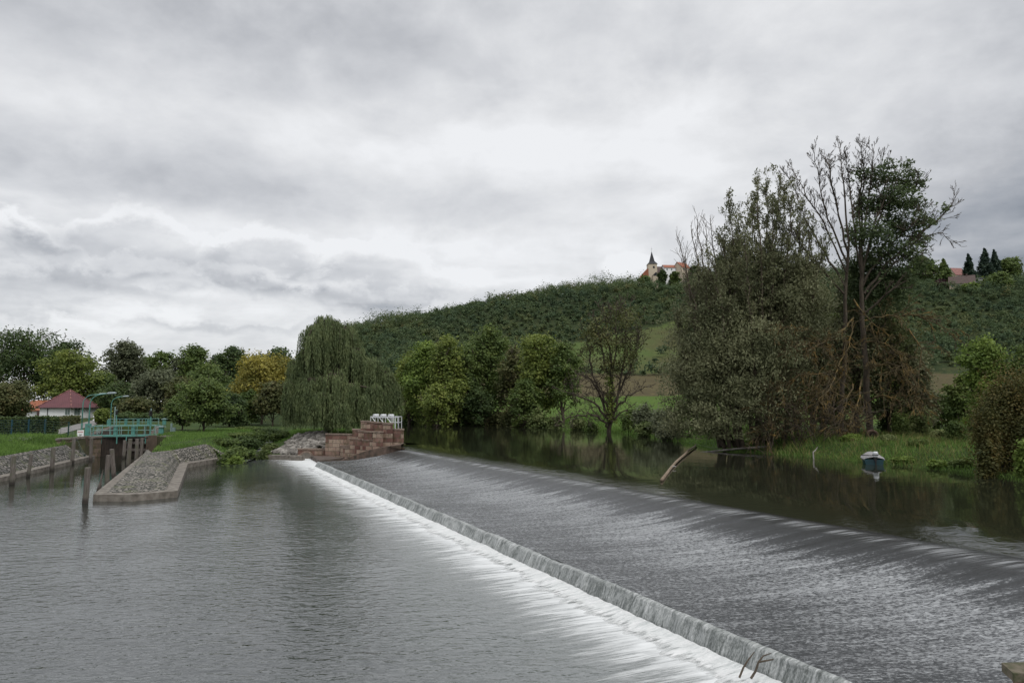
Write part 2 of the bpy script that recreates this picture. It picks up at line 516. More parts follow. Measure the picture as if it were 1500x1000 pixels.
# ------------------------------------------------------------------ plan of the place
def xy(p): return (float(p[0]), float(p[1]))
CREST0 = np.array([12.7, 17.35]); CREST1 = np.array([-9.5, 61.6])
LEDGE0 = np.array([6.5, 12.9]); LEDGE1 = np.array([-17.9, 65.3])
cd = unit(CREST0 - CREST1); ld = unit(LEDGE0 - LEDGE1)
CRESTN = CREST0 + cd * 14.0; LEDGEN = LEDGE0 + ld * 9.0
CURB_L = [(-16.8, -20.0), (-27.5, 16.0), (-37.8, 51.5), (-45.0, 76.0)]
ISL = [PZ(136, 734, 0), PZ(195, 734, 0), PZ(260, 728, 0), PZ(275, 685, 0), PZ(326, 676, 0)]
LOCKR = PZ(213, 667, 0)
MT1 = PD(222, 662, 65.0); MT2 = PD(246, 660, 64.5); MT3 = PD(305, 649, 72.5)
# lower water basin: x, y, bank height at the edge, width over which the bank climbs
LOW = [(-19.5, -20, 1.3, 7), (-30, 16, 1.3, 7), (-40.2, 51.5, 1.35, 9), (-46.3, 72, 1.5, 6), (-46.2, 76.5, 2.3, 3),
       (-66.2, 117, 2.3, 3), (-60.4, 118.8, 2.3, 3), (-41.0, 79.6, 2.25, 3), (-39.5, 80.3, 2.1, 4),
       (MT1[0], MT1[1], MT1[2], 12), (MT2[0], MT2[1], MT2[2], 12), (MT3[0], MT3[1], MT3[2], 10),
       (*xy(PD(326, 670, 71.5)), .35, 8), (*xy(PZ(350, 676, 0)), .05, 8), (*xy(PD(373, 669.5, 75.6)), .42, 12), (*xy(PD(438, 668, 77.2)), .5, 11),
       (-20.6, 78.6, 1.6, 6), (-13.2, 74.5, 2.0, 5), (-10.8, 71.0, 1.9, 5), (CREST1[0], CREST1[1], 1.8, 5), (CREST0[0], CREST0[1], 1.8, 5), (CRESTN[0], CRESTN[1], 1.8, 5), (24, -20, 1.8, 5)]
UP = [(CREST1[0], CREST1[1], 1.85, 4), (CREST0[0], CREST0[1], 1.85, 4), (CRESTN[0], CRESTN[1], 1.85, 4), (21.5, -20, 1.85, 4), (26, -20, 1.85, 5), (25, 15, 1.85, 6)]
for u, v in ((1500, 706), (1398, 692), (1290, 680), (1200, 671), (1110, 664), (1041, 660), (985, 646), (941, 638), (891, 632), (809, 626), (692, 621), (600, 619.5)):
    UP.append((*xy(PZ(u, v, ZU)), 1.8, 6))
UP += [(-70, 185, 1.8, 6), (-75, 165, 1.8, 5), (-35, 128, 1.8, 5), (-18.5, 100, 1.8, 5), (-13, 80, 1.85, 5), (-10.6, 71.0, 1.85, 4)]

def poly_sdf(px, py, poly):
    """signed distance (+ outside), edge height and width of the nearest edge"""
    P = np.asarray(poly, float); n = len(P)
    best = np.full(px.shape, 1e9); z0 = np.zeros(px.shape); w = np.ones(px.shape); ins = np.zeros(px.shape, bool)
    for i in range(n):
        a = P[i]; b = P[(i + 1) % n]
        ex, ey = b[0] - a[0], b[1] - a[1]
        t = np.clip(((px - a[0]) * ex + (py - a[1]) * ey) / (ex * ex + ey * ey + 1e-9), 0, 1)
        d = np.hypot(px - a[0] - t * ex, py - a[1] - t * ey)
        m = d < best
        best = np.where(m, d, best); z0 = np.where(m, a[2] + t * (b[2] - a[2]), z0); w = np.where(m, a[3] + t * (b[3] - a[3]), w)
        cross = ((a[1] > py) != (b[1] > py)) & (px < (b[0] - a[0]) * (py - a[1]) / (b[1] - a[1] + 1e-12) + a[0])
        ins ^= cross
    return np.where(ins, -best, best), z0, w

STREAM = [(PZ(352, 677.5, 0)), PZ(366, 671, .15), PZ(380, 662, .5), PZ(392, 650, 1.0), PZ(400, 641, 1.35), PZ(404, 634, 1.6)]
RID_U = [300, 380, 440, 500, 550, 600, 700, 800, 900, 960, 1050, 1200, 1350, 1450, 1520, 1700, 2200]
RID_V = [592, 572, 530, 494, 483, 471, 449, 435, 423, 420, 410, 402, 416, 415, 414, 408, 402]
PY = [0, 110, 150, 200, 260, 340, 400, 450, 520, 800, 1500]
PF = [0, 0, .012, .075, .185, .50, .84, 1.0, 1.03, 1.0, .95]

def fbm(x, y, s, seed=0):
    r = np.random.default_rng(seed); o = np.zeros(np.shape(x)); a = 1.0
    for k in range(5):
        for j in range(3):
            th = r.uniform(0, 6.28); ph = r.uniform(0, 6.28); f = s * (1.9 ** k) * r.uniform(.8, 1.25)
            o = o + a * np.sin((np.cos(th) * x + np.sin(th) * y) * f + ph + 1.3 * np.sin((np.cos(th + 2) * x + np.sin(th + 2) * y) * f * .6))
        a *= .55
    return o / 4.0

def land(x, y):
    yy = np.maximum(y, 60.0)
    u = 750 + F * x / yy
    zr = H + (595 - np.interp(u, RID_U, RID_V)) / F * 450 + 1.0
    zr = np.maximum(zr, 2.4)
    base = np.where(x > 12, 3.0, 2.35)
    z = base + (zr - base) * np.interp(y, PY, PF)
    z = z + fbm(x, y, .05, 3) * np.interp(y, [100, 250, 450], [.0, .6, 1.6]) + fbm(x, y, .25, 5) * .05
    return z

def terrain(x, y):
    z = land(x, y)
    for poly, bed in ((LOW, -1.2), (UP, .6)):
        d, z0, w = poly_sdf(x, y, poly)
        s = np.clip(d / w, 0, 1); s = s * s * (3 - 2 * s)
        zb = z0 + (np.maximum(z, z0) - z0) * s
        zi = np.where(d < -.45, bed, z0 + (z0 - bed) * d / .45)
        z = np.where(d > w, z, np.minimum(z, np.where(d >= 0, zb, zi)))
    # stream gully
    best = np.full(np.shape(x), 1e9); zs = np.zeros(np.shape(x))
    for a, b in zip(STREAM[:-1], STREAM[1:]):
        ex, ey = b[0] - a[0], b[1] - a[1]
        t = np.clip(((x - a[0]) * ex + (y - a[1]) * ey) / (ex * ex + ey * ey), 0, 1)
        d = np.hypot(x - a[0] - t * ex, y - a[1] - t * ey)
        m = d < best; best = np.where(m, d, best); zs = np.where(m, a[2] + t * (b[2] - a[2]), zs)
    g = zs - .12 + .45 * np.maximum(best - .5, 0)
    return np.where(best < 6, np.minimum(z, g), z)

def gz(x, y): return float(terrain(np.array([float(x)]), np.array([float(y)]))[0])

def axis(fine, lo, hi, grow_, end):
    a = list(np.arange(lo, hi + 1e-6, fine)); s = fine
    x = hi
    while x < end: s *= grow_; x += s; a.append(x)
    return a
xs_r = axis(.6, -75, 50, 1.06, 4000)
s = .6; x = -75; left = []
while x > -4000: s *= 1.06; x -= s; left.append(x)
gx = np.array(left[::-1] + xs_r)
gy = [-60., -40., -25.] + list(np.arange(-18, 20, 1.5)) + list(np.arange(20, 150, .6))
s = .6; y = gy[-1]
while y < 480: s = min(s * 1.04, 3.2); y += s; gy.append(y)
while y < 9000: s *= 1.12; y += s; gy.append(y)
gy = np.array(gy)
X, Y = np.meshgrid(gx, gy)
Z = terrain(X.ravel(), Y.ravel())
nx, ny = len(gx), len(gy)
i = np.arange(ny - 1)[:, None] * nx + np.arange(nx - 1)[None, :]
quads = np.stack([i, i + 1, i + nx + 1, i + nx], -1).reshape(-1, 4)
xv, yv = X.ravel(), Y.ravel()
uu = 750 + F * xv / np.maximum(yv, 30)

def zone_colour():
    n1 = fbm(xv, yv, .12, 8); n2 = fbm(xv, yv, .6, 9)
    lawn = np.array([.050, .088, .022]); dark = np.array([.036, .058, .018]); bright = np.array([.095, .165, .028])
    brown = np.array([.105, .078, .045]); past = np.array([.095, .14, .04]); wood = np.array([.034, .048, .022]); tan = np.array([.13, .10, .055])
    soil = np.array([.05, .042, .03])
    col = lawn + (dark - lawn) * np.clip(.35 + .5 * n1 + .3 * n2, 0, 1)[:, None]
    def lay(m, c):
        nonlocal col
        m = np.clip(m, 0, 1)[:, None]; col = col * (1 - m) + c * m
    jag = 6 * n1
    right = (uu > 560)
    lay((right & (yv + jag > 96) & (yv + jag < 202)).astype(float), bright)
    lay((right & (xv > 22) & (yv < 100)).astype(float) * .7, dark * 1.15)
    lay((right & (yv + jag > 197) & (yv + jag < 262)).astype(float), brown + (tan - brown) * np.clip(.4 + .6 * fbm(xv, yv * 3, .08, 12), 0, 1)[:, None])
    lay(((uu > 500) & (yv + jag >= 259)).astype(float), wood)
    pm = (uu > 835 + jag) & (uu < 1010) & (yv + jag > 262) & (yv < 318 + (uu - 840) * .2 + jag)
    lay(pm.astype(float), past + (tan * .8 - past) * np.clip(.25 + .6 * n1, 0, .8)[:, None])
    lay(((uu > 1300) & (uu < 1450) & (yv > 120) & (yv + jag < 240)).astype(float), tan * .8)
    d, _, _ = poly_sdf(xv, yv, UP); lay(((d < .5) & (d > -9)).astype(float) * .8, soil)
    d, _, _ = poly_sdf(xv, yv, LOW); lay((d < .1).astype(float), soil)
    lay(((yv > 150) & (uu < 500)).astype(float) * .6, wood)
    lay(np.clip(fbm(xv, yv, .4, 21) - .55, 0, .6), np.array([.085, .075, .03]))
    return col
tm, nt, b = mat_base('ground_cover')
at = N(nt, 'ShaderNodeAttribute', attribute_name='soil'); geo = N(nt, 'ShaderNodeNewGeometry')
g1 = noise(nt, geo.outputs['Position'], 3.5, 6, .7); g2 = noise(nt, geo.outputs['Position'], .5, 5, .6)
cc = mixc(nt, math_(nt, 'MULTIPLY', g1, .85), at.outputs['Color'], (.02, .03, .01), 'MIX')
cc = mixc(nt, smooth(nt, g2, .5, .75), cc, mixc(nt, .5, at.outputs['Color'], (.11, .11, .035)))
nt.links.new(cc, b.inputs['Base Color']); b.inputs['Roughness'].default_value = .95; b.inputs['Specular IOR Level'].default_value = .1
bump(nt, b, g1, .8, .12)
ter = mesh_np('terrain', np.stack([xv, yv, Z], 1), quads, tm, smooth=True)
a = ter.data.attributes.new('soil', 'FLOAT_COLOR', 'POINT')
a.data.foreach_set('color', np.concatenate([zone_colour(), np.ones((len(xv), 1))], 1).astype(np.float32).ravel())
tag(ter, kind='structure')

# ------------------------------------------------------------------ water
def world_pos(nt): return N(nt, 'ShaderNodeNewGeometry').outputs['Position']
def dotc(nt, vec, d, off):
    n = N(nt, 'ShaderNodeVectorMath', operation='DOT_PRODUCT'); nt.links.new(vec, n.inputs[0]); n.inputs[1].default_value = (*d, 0)
    return math_(nt, 'SUBTRACT', n.outputs['Value'], off)

ndn = np.array([-(-ld[1]), -ld[0]])
ndn = np.array([-.907, -.421])                    # downstream
t_s = np.array([-.421, .907])                     # along the foot, away from the camera

def lower_mat():
    m, nt, b = mat_base('lower_river_water')
    pos = world_pos(nt)
    nn = dotc(nt, pos, ndn, float(np.dot(ndn, LEDGE0)))
    ss = dotc(nt, pos, t_s, float(np.dot(t_s, LEDGE0)))
    cv = N(nt, 'ShaderNodeCombineXYZ'); nt.links.new(nn, cv.inputs[0]); nt.links.new(ss, cv.inputs[1])
    # foam fingers pulled out along the current
    fa = noise(nt, cv.outputs[0], 1.0, 6, .68, (.32, 3.0, 1), .5)
    fb = noise(nt, cv.outputs[0], 1.0, 6, .68, (.8, 10, 1), .4)
    reach = math_(nt, 'ADD', math_(nt, 'MULTIPLY', math_(nt, 'SUBTRACT', fa, .42), 5.5), 2.1)
    dens = math_(nt, 'SUBTRACT', reach, nn)
    body = smooth(nt, dens, -2.2, 2.4)
    fine = math_(nt, 'MULTIPLY', body, smooth(nt, math_(nt, 'ADD', fb, math_(nt, 'MULTIPLY', body, .34)), .46, .84))
    inside = smooth(nt, nn, -2.0, -.5)
    foam = math_(nt, 'MULTIPLY', fine, inside)
    # stray foam flecks drifting downstream
    fl = noise(nt, cv.outputs[0], 1.0, 6, .7, (.55, 1.3, 1), .8)
    fleck = math_(nt, 'MULTIPLY', smooth(nt, fl, .64, .74), smooth(nt, nn, 26, 3))
    # aerated (grey) water close to the weir
    aer = smooth(nt, math_(nt, 'ADD', nn, math_(nt, 'MULTIPLY', fa, 7)), 13, 4)
    sp_ = N(nt, 'ShaderNodeSeparateXYZ'); nt.links.new(pos, sp_.inputs[0])
    calm = math_(nt, 'MULTIPLY', smooth(nt, sp_.outputs[1], 34, 52), smooth(nt, sp_.outputs[0], -21, -29))   # sheltered lock cut
    far_c = mixc(nt, calm, (.022, .027, .025), (.010, .013, .008))
    base = mixc(nt, aer, far_c, (.115, .128, .126))
    base = mixc(nt, math_(nt, 'MULTIPLY', fleck, .35), base, (.45, .47, .47))
    base = mixc(nt, foam, base, (.64, .655, .655))
    nt.links.new(base, b.inputs['Base Color'])
    ro = math_(nt, 'ADD', math_(nt, 'MULTIPLY', foam, .6), .03)
    nt.links.new(ro, b.inputs['Roughness']); b.inputs['IOR'].default_value = 2.2
    r1 = noise(nt, pos, 1.9, 2, .5, (.9, 1.5, 1), .4); r2 = noise(nt, pos, 5.0, 3, .55, (.8, 1.4, 1), .5); r3 = noise(nt, pos, .3, 3, .55)
    h = math_(nt, 'ADD', math_(nt, 'MULTIPLY', r1, .60), math_(nt, 'MULTIPLY', r2, .34))
    h = math_(nt, 'ADD', h, math_(nt, 'MULTIPLY', foam, math_(nt, 'MULTIPLY', fb, .5)))
    gust = math_(nt, 'ADD', .25, math_(nt, 'MULTIPLY', r3, 1.5))
    h = math_(nt, 'MULTIPLY', h, math_(nt, 'MULTIPLY', gust, math_(nt, 'SUBTRACT', 1.0, math_(nt, 'MULTIPLY', calm, .5))))
    h = math_(nt, 'MULTIPLY', h, math_(nt, 'SUBTRACT', 1.25, math_(nt, 'MULTIPLY', smooth(nt, sp_.outputs[1], 12, 58), 1.0)))   # quieter away from the weir pool
    bump(nt, b, h, .165, .36)
    return m

def upper_mat():
    m, nt, b = mat_base('pool_water')
    pos = world_pos(nt)
    b.inputs['Base Color'].default_value = (.016, .018, .011, 1)
    b.inputs['Roughness'].default_value = .02; b.inputs['IOR'].default_value = 1.33
    r1 = noise(nt, pos, .55, 3, .5, (1, 1.4, 1), .3); r2 = noise(nt, pos, 2.6, 3, .5, (1, 1.6, 1))
    # ripples grow towards the crest
    nn = dotc(nt, pos, (-cd[1] * -1 * -1, 0), 0)
    crn = np.array([.894, .449]); off = float(np.dot(crn, CREST0))
    dc = dotc(nt, pos, tuple(crn), off)
    near = smooth(nt, dc, 3.2, .2)
    r4 = noise(nt, pos, 2.2, 4, .6, (1, 1, 1), .6)
    h = math_(nt, 'ADD', math_(nt, 'ADD', math_(nt, 'MULTIPLY', r1, .05), math_(nt, 'MULTIPLY', r2, .014)), math_(nt, 'MULTIPLY', math_(nt, 'MULTIPLY', near, r4), .28))
    bump(nt, b, h, .35, .4)
    return m

me = MB(); me.face([(-140, -30, 0), (40, -30, 0), (40, 125, 0), (-140, 125, 0)])
lw = me.build('water', lower_mat()); tag(lw, kind='structure'); lw.name = 'lower_river_water'

def push(poly, amt, fixed):
    P = [np.array(p[:2], float) for p in poly]; out = []; n = len(P)
    for i in range(n):
        if i in fixed: out.append(P[i]); continue
        e = unit(P[(i + 1) % n] - P[i - 1]); out.append(P[i] + np.array([e[1], -e[0]]) * amt)
    return out
ar = sum(UP[i][0] * UP[(i + 1) % len(UP)][1] - UP[(i + 1) % len(UP)][0] * UP[i][1] for i in range(len(UP)))
pp = push(UP, 1.0 if ar > 0 else -1.0, {0, 1, 2, 3, len(UP) - 1})
crn3 = np.array([.894, .449])
pp[0] = pp[0] - cd * 6.5
for k in (0, 1, 2): pp[k] = pp[k] + crn3 * 4.5
mb = MB(); mb.face([(p[0], p[1], ZU) for p in pp])
uw = mb.build('upper_river_water', upper_mat()); tag(uw, kind='structure')

# the pool surface dips as it nears the crest
nA, nB = 220, 26
sA = np.linspace(0, 1, nA); sB = np.linspace(0, 1, nB)
e0 = CRESTN + (CREST1 - cd * 6.5 - CRESTN) * sA[:, None]
off_ = 4.7 - 4.2 * sB
PXd = e0[:, None] + crn3[None, None] * off_[None, :, None]
Zd = ZU + .002 - .16 * sB[None] ** 2.2 + 0 * sA[:, None]
ii = np.arange(nA - 1)[:, None] * nB + np.arange(nB - 1)[None]
dd_ = mesh_np('crest_water', np.concatenate([PXd, Zd[..., None]], -1).reshape(-1, 3), np.stack([ii, ii + 1, ii + nB + 1, ii + nB], -1).reshape(-1, 4), uw.data.materials[0], smooth=True)
tag(dd_, kind='structure')
# stream
sv = []; sq = []
for k, p in enumerate(STREAM):
    w_ = .6 - .06 * k
    sv += [(p[0] - w_, p[1], p[2] + .05), (p[0] + w_, p[1], p[2] + .05)]
    if k: sq.append([2 * k - 2, 2 * k - 1, 2 * k + 1, 2 * k])
m, nt, b = mat_base('stream_water')
nz = noise(nt, world_pos(nt), 3, 5, .7)
nt.links.new(ramp(nt, nz, [(.5, (.03, .035, .03)), (.72, (.35, .37, .38))]), b.inputs['Base Color']); b.inputs['Roughness'].default_value = .15
bump(nt, b, nz, .6, .1)
tag(mesh_np('stream_water', sv, sq, m), kind='structure')

# ------------------------------------------------------------------ weir
def weir_z(t):
    # t 0 upstream of the crest .. 1 at the top of the end sill
    t = np.asarray(t, float)
    pts_t = [0, .03, .07, .13, .20, .35, .55, .8, 1.0]
    pts_z = [1.778, 1.776, 1.757, 1.665, 1.48, 1.14, .85, .62, .52]
    k = 400; tt = np.linspace(0, 1, k); zz = np.interp(tt, pts_t, pts_z)
    ker = np.hanning(25); ker /= ker.sum()
    zz = np.convolve(np.pad(zz, 12, mode='edge'), ker, 'valid')
    return np.interp(t, tt, zz)

ns, nt_ = 560, 130
S = np.linspace(0, 1, ns); T = np.linspace(0, 1, nt_)
up0 = CRESTN + crn3 * .55; up1 = CREST1 + crn3 * .55
A = up0[None] + (up1 - up0)[None] * S[:, None]; Bq = LEDGEN[None] + (LEDGE1 - LEDGEN)[None] * S[:, None]
PXY = A[:, None, :] + (Bq - A)[:, None, :] * T[None, :, None]
L_len = np.linalg.norm(up1 - up0); WID = np.linalg.norm(Bq - A, axis=1)
zz = weir_z(T)[None, :] + np.zeros((ns, 1))
sm = (S * L_len)[:, None] + 0 * T[None]; tmv = WID[:, None] * T[None]
def rip(s_, t_, a_, b_, seed):
    return fbm(s_ * a_, t_ * b_, 1.0, seed)
amp = np.clip((T - .05) / .25, 0, 1)[None]
zz = zz + amp * (0.022 * rip(sm, tmv, 3.2, .9, 31) + .013 * rip(sm, tmv, 8, 4.0, 32)) + .008 * rip(sm, tmv, 1.3, .5, 33)
V = np.concatenate([PXY, zz[..., None]], -1).reshape(-1, 3)
ii = np.arange(ns - 1)[:, None] * nt_ + np.arange(nt_ - 1)[None, :]
Qd = np.stack([ii, ii + 1, ii + nt_ + 1, ii + nt_], -1).reshape(-1, 4)
UVw = np.stack([sm.ravel(), tmv.ravel()], 1)
def weir_mat():
    m, nt, b = mat_base('weir_water')
    uv = N(nt, 'ShaderNodeUVMap').outputs[0]
    se = N(nt, 'ShaderNodeSeparateXYZ'); nt.links.new(uv, se.inputs[0])
    t = se.outputs[1]
    big = noise(nt, uv, 1.0, 3, .5, (.35, .12, 1), .3)
    st = noise(nt, uv, 1.0, 6, .66, (2.4, .24, 1), .4)
    st2 = noise(nt, uv, 1.0, 5, .64, (6.5, .5, 1), .35)
    fine = noise(nt, uv, 1.0, 3, .75, (15, 6.5, 1), .8)
    fine2 = noise(nt, uv, 1.0, 3, .75, (24, 12, 1))
    ramp_t = smooth(nt, math_(nt, 'ADD', t, math_(nt, 'MULTIPLY', math_(nt, 'SUBTRACT', st, .5), 4.4)), .1, 3.6)
    fall = smooth(nt, t, 8.0, 4.0)
    cover = math_(nt, 'MULTIPLY', ramp_t, math_(nt, 'ADD', .84, math_(nt, 'MULTIPLY', fall, .16)))
    lip = math_(nt, 'MULTIPLY', smooth(nt, math_(nt, 'ABSOLUTE', math_(nt, 'SUBTRACT', t, .75)), math_(nt, 'ADD', .25, math_(nt, 'MULTIPLY', big, .8)), .05), smooth(nt, math_(nt, 'ADD', math_(nt, 'MULTIPLY', st2, .6), math_(nt, 'MULTIPLY', st, .4)), .44, .62))  # streaky pale band past the crest: sky reflection painted into the colour
    k = math_(nt, 'ADD', math_(nt, 'MULTIPLY', math_(nt, 'SUBTRACT', st, .5), .42), math_(nt, 'MULTIPLY', math_(nt, 'SUBTRACT', big, .5), .22))
    k = math_(nt, 'ADD', k, math_(nt, 'MULTIPLY', math_(nt, 'SUBTRACT', st2, .5), .35))
    k = math_(nt, 'ADD', k, math_(nt, 'MULTIPLY', math_(nt, 'SUBTRACT', math_(nt, 'ADD', math_(nt, 'MULTIPLY', fine, .6), math_(nt, 'MULTIPLY', fine2, .4)), .5), 1.9))
    spk = smooth(nt, math_(nt, 'ADD', k, math_(nt, 'MULTIPLY', cover, .56)), .36, .92)
    foam = math_(nt, 'MAXIMUM', math_(nt, 'MULTIPLY', spk, math_(nt, 'ADD', .25, math_(nt, 'MULTIPLY', cover, .75))), math_(nt, 'MULTIPLY', lip, .5))  # real foam speckle joined with the painted sky reflection of the crest band
    base = mixc(nt, smooth(nt, math_(nt, 'ADD', math_(nt, 'MULTIPLY', cover, .7), math_(nt, 'MULTIPLY', k, .25)), 0, 1), (.013, .014, .014), (.050, .054, .059))
    base = mixc(nt, foam, base, (.44, .455, .465))
    nt.links.new(base, b.inputs['Base Color'])
    nt.links.new(math_(nt, 'ADD', .16, math_(nt, 'MULTIPLY', foam, .5)), b.inputs['Roughness']); b.inputs['IOR'].default_value = 1.33
    h = math_(nt, 'ADD', math_(nt, 'MULTIPLY', st2, .35), math_(nt, 'MULTIPLY', fine, .6))
    bump(nt, b, h, .5, .07)
    return m
weir = empty('weir', (0, 40, 0), 'long sloping river weir covered by a streaked sheet of falling water', 'weir')
mesh_np('spillway', V, Qd, weir_mat(), weir, uv=UVw, smooth=True)
# end sill with the last small fall
nr = 14; ns2 = 900
S2 = np.linspace(0, 1, ns2); R = np.linspace(0, 1, nr)
Bq2 = LEDGEN[None] + (LEDGE1 - LEDGEN)[None] * S2[:, None]
off = np.interp(R, [0, .12, .4, 1], [0.0, .13, .20, .42]); hz = np.interp(R, [0, .12, .4, 1], [.525, .50, .34, -.12])
sl = (S2 * np.linalg.norm(LEDGE1 - LEDGEN))[:, None] + 0 * R[None]; rl = 0 * S2[:, None] + (R * .75)[None]
jit = .05 * fbm(sl * .55, 0 * rl, 1.0, 45) + .05 * fbm(sl * 3.1, rl * 1.0, 1.0, 41) + .06 * fbm(sl * 12, rl * 4, 1.0, 42)
jit *= np.clip(R / .2, 0, 1)[None]
PX2 = Bq2[:, None, :] + ndn[None, None, :] * (off[None, :, None] + jit[..., None])
Vs = np.concatenate([PX2, (hz[None] + .02 * fbm(sl * 4, rl, 1., 43) + .02 * fbm(sl * .7, rl, 1., 44))[..., None]], -1).reshape(-1, 3)
ii = np.arange(ns2 - 1)[:, None] * nr + np.arange(nr - 1)[None, :]
Qs = np.stack([ii, ii + 1, ii + nr + 1, ii + nr], -1).reshape(-1, 4)
m, nt, b = mat_base('sill_water')
uv = N(nt, 'ShaderNodeUVMap').outputs[0]
f1 = noise(nt, uv, 1., 5, .7, (9, 1.3, 1), .6); f2 = noise(nt, uv, 1., 4, .75, (30, 12, 1), .5); f0 = noise(nt, uv, 1., 3, .6, (1.2, .8, 1))
kk = math_(nt, 'ADD', math_(nt, 'MULTIPLY', f1, .5), math_(nt, 'ADD', math_(nt, 'MULTIPLY', f2, .4), math_(nt, 'MULTIPLY', f0, .2)))
nt.links.new(ramp(nt, kk, [(.40, (.04, .046, .043)), (.50, (.17, .185, .178)), (.60, (.40, .415, .41)), (.70, (.62, .63, .63))]), b.inputs['Base Color'])
b.inputs['Roughness'].default_value = .35; b.inputs['IOR'].default_value = 1.33
bump(nt, b, kk, .8, .09)
mesh_np('end_sill_fall', Vs, Qs, m, weir, uv=np.stack([sl.ravel(), rl.ravel()], 1), smooth=True)

# boiling white water at the foot
nf, nk = 900, 22
Sf = np.linspace(0, 1, nf); Rf = np.linspace(0, 1, nk)
Bf = LEDGEN[None] + (LEDGE1 - LEDGEN)[None] * Sf[:, None]
sl = (Sf * np.linalg.norm(LEDGE1 - LEDGEN))[:, None] + 0 * Rf[None]
reach = (1.0 + .25 * fbm(Sf * 62 * 1.6, Sf * 0, 1.0, 51) + .35 * fbm(Sf * 62 * 6, Sf * 0, 1., 52)).clip(.35)[:, None]
rl = .36 + Rf[None] * reach
zf = (.10 * (1 - Rf) ** 1.2)[None] + (.03 * fbm(sl * 2.2, rl * 3, 1., 53) + .022 * fbm(sl * 9, rl * 7, 1., 54)) * (1 - .75 * Rf[None]) + .012 - .05 * Rf[None] ** 4
Vf = np.concatenate([Bf[:, None, :] + ndn[None, None] * rl[..., None], zf[..., None]], -1).reshape(-1, 3)
ii = np.arange(nf - 1)[:, None] * nk + np.arange(nk - 1)[None, :]
Qf = np.stack([ii, ii + 1, ii + nk + 1, ii + nk], -1).reshape(-1, 4)
fm, nt, b = mat_base('white_foam')
uv = N(nt, 'ShaderNodeUVMap').outputs[0]; su = N(nt, 'ShaderNodeSeparateXYZ'); nt.links.new(uv, su.inputs[0])
w1 = noise(nt, uv, 1., 6, .68, (6.0, 1.1, 1), .6); w2 = noise(nt, uv, 1., 5, .7, (14, 4, 1), .4)
nt.links.new(ramp(nt, math_(nt, 'ADD', math_(nt, 'MULTIPLY', w1, .6), math_(nt, 'MULTIPLY', w2, .4)), [(.36, (.42, .445, .44)), (.5, (.62, .635, .63)), (.6, (.70, .70, .70))]), b.inputs['Base Color'])
b.inputs['Roughness'].default_value = .6; bump(nt, b, math_(nt, 'ADD', w1, math_(nt, 'MULTIPLY', w2, .5)), .8, .10)
al = smooth(nt, math_(nt, 'SUBTRACT', math_(nt, 'ADD', w1, math_(nt, 'MULTIPLY', w2, .25)), math_(nt, 'MULTIPLY', su.outputs[1], .66)), -.06, .34)
nt.links.new(al, b.inputs['Alpha'])
tag(mesh_np('foam', Vf, Qf, fm, uv=np.stack([sl.ravel(), (0 * sl + Rf[None]).ravel()], 1), smooth=True), 'white foam boiling along the foot of the weir', 'foam', kind='stuff')

# ------------------------------------------------------------------ sky, sun, camera
SUN_AZ, SUN_EL = math.radians(140), math.radians(52)
w = bpy.data.worlds.new('World'); bpy.context.scene.world = w; w.use_nodes = True
nt = w.node_tree; bg = nt.nodes['Background']
sky = N(nt, 'ShaderNodeTexSky', sky_type='NISHITA'); sky.sun_disc = False; sky.sun_elevation = SUN_EL; sky.sun_rotation = SUN_AZ
tc = N(nt, 'ShaderNodeTexCoord'); dirv = tc.outputs['Generated']
nv = N(nt, 'ShaderNodeVectorMath', operation='NORMALIZE'); nt.links.new(dirv, nv.inputs[0])
se = N(nt, 'ShaderNodeSeparateXYZ'); nt.links.new(nv.outputs[0], se.inputs[0])
AZ = math_(nt, 'MULTIPLY', math_(nt, 'ARCTAN2', se.outputs[0], se.outputs[1]), 57.2958)
EL = math_(nt, 'MULTIPLY', math_(nt, 'ARCSINE', se.outputs[2]), 57.2958)
ae = N(nt, 'ShaderNodeCombineXYZ'); nt.links.new(AZ, ae.inputs[0]); nt.links.new(EL, ae.inputs[1])
zc = math_(nt, 'ADD', math_(nt, 'MAXIMUM', se.outputs[2], 0.0), .16)
pl = N(nt, 'ShaderNodeCombineXYZ'); nt.links.new(math_(nt, 'DIVIDE', se.outputs[0], zc), pl.inputs[0]); nt.links.new(math_(nt, 'DIVIDE', se.outputs[1], zc), pl.inputs[1])
n_big = noise(nt, pl.outputs[0], .75, 6, .52, (1, 1, 1), .5)
n_mid = noise(nt, pl.outputs[0], 2.3, 8, .55, (1, 1.15, 1), .15)
n_ae = noise(nt, ae.outputs[0], .13, 8, .58, (.8, 1.25, 1), .2)
n_edge = noise(nt, ae.outputs[0], .26, 8, .58, (1, 1.25, 1), .15)
def blob(u, v, ru, rv, soft=1.0, wob=.9):
    """cloud patch given by where it stands in the sky (bearing, height)"""
    r = ray(u, v); az = math.degrees(math.atan2(r[0], r[1])); el = math.degrees(math.asin(r[2] / np.linalg.norm(r)))
    sx, sy = ru / F * 57.3, rv / F * 57.3
    dx = math_(nt, 'DIVIDE', math_(nt, 'SUBTRACT', AZ, az), sx); dy = math_(nt, 'DIVIDE', math_(nt, 'SUBTRACT', EL, el), sy)
    d = math_(nt, 'SQRT', math_(nt, 'ADD', math_(nt, 'MULTIPLY', dx, dx), math_(nt, 'MULTIPLY', dy, dy)))
    d = math_(nt, 'ADD', d, math_(nt, 'MULTIPLY', math_(nt, 'SUBTRACT', n_edge, .5), 2 * wob))
    return smooth(nt, d, 1.0 + soft * .5, 1.0 - soft * .5)
val = math_(nt, 'ADD', 7.5, math_(nt, 'MULTIPLY', math_(nt, 'SUBTRACT', n_big, .5), 3.6))
val = math_(nt, 'ADD', val, math_(nt, 'MULTIPLY', math_(nt, 'SUBTRACT', n_mid, .5), 2.8))
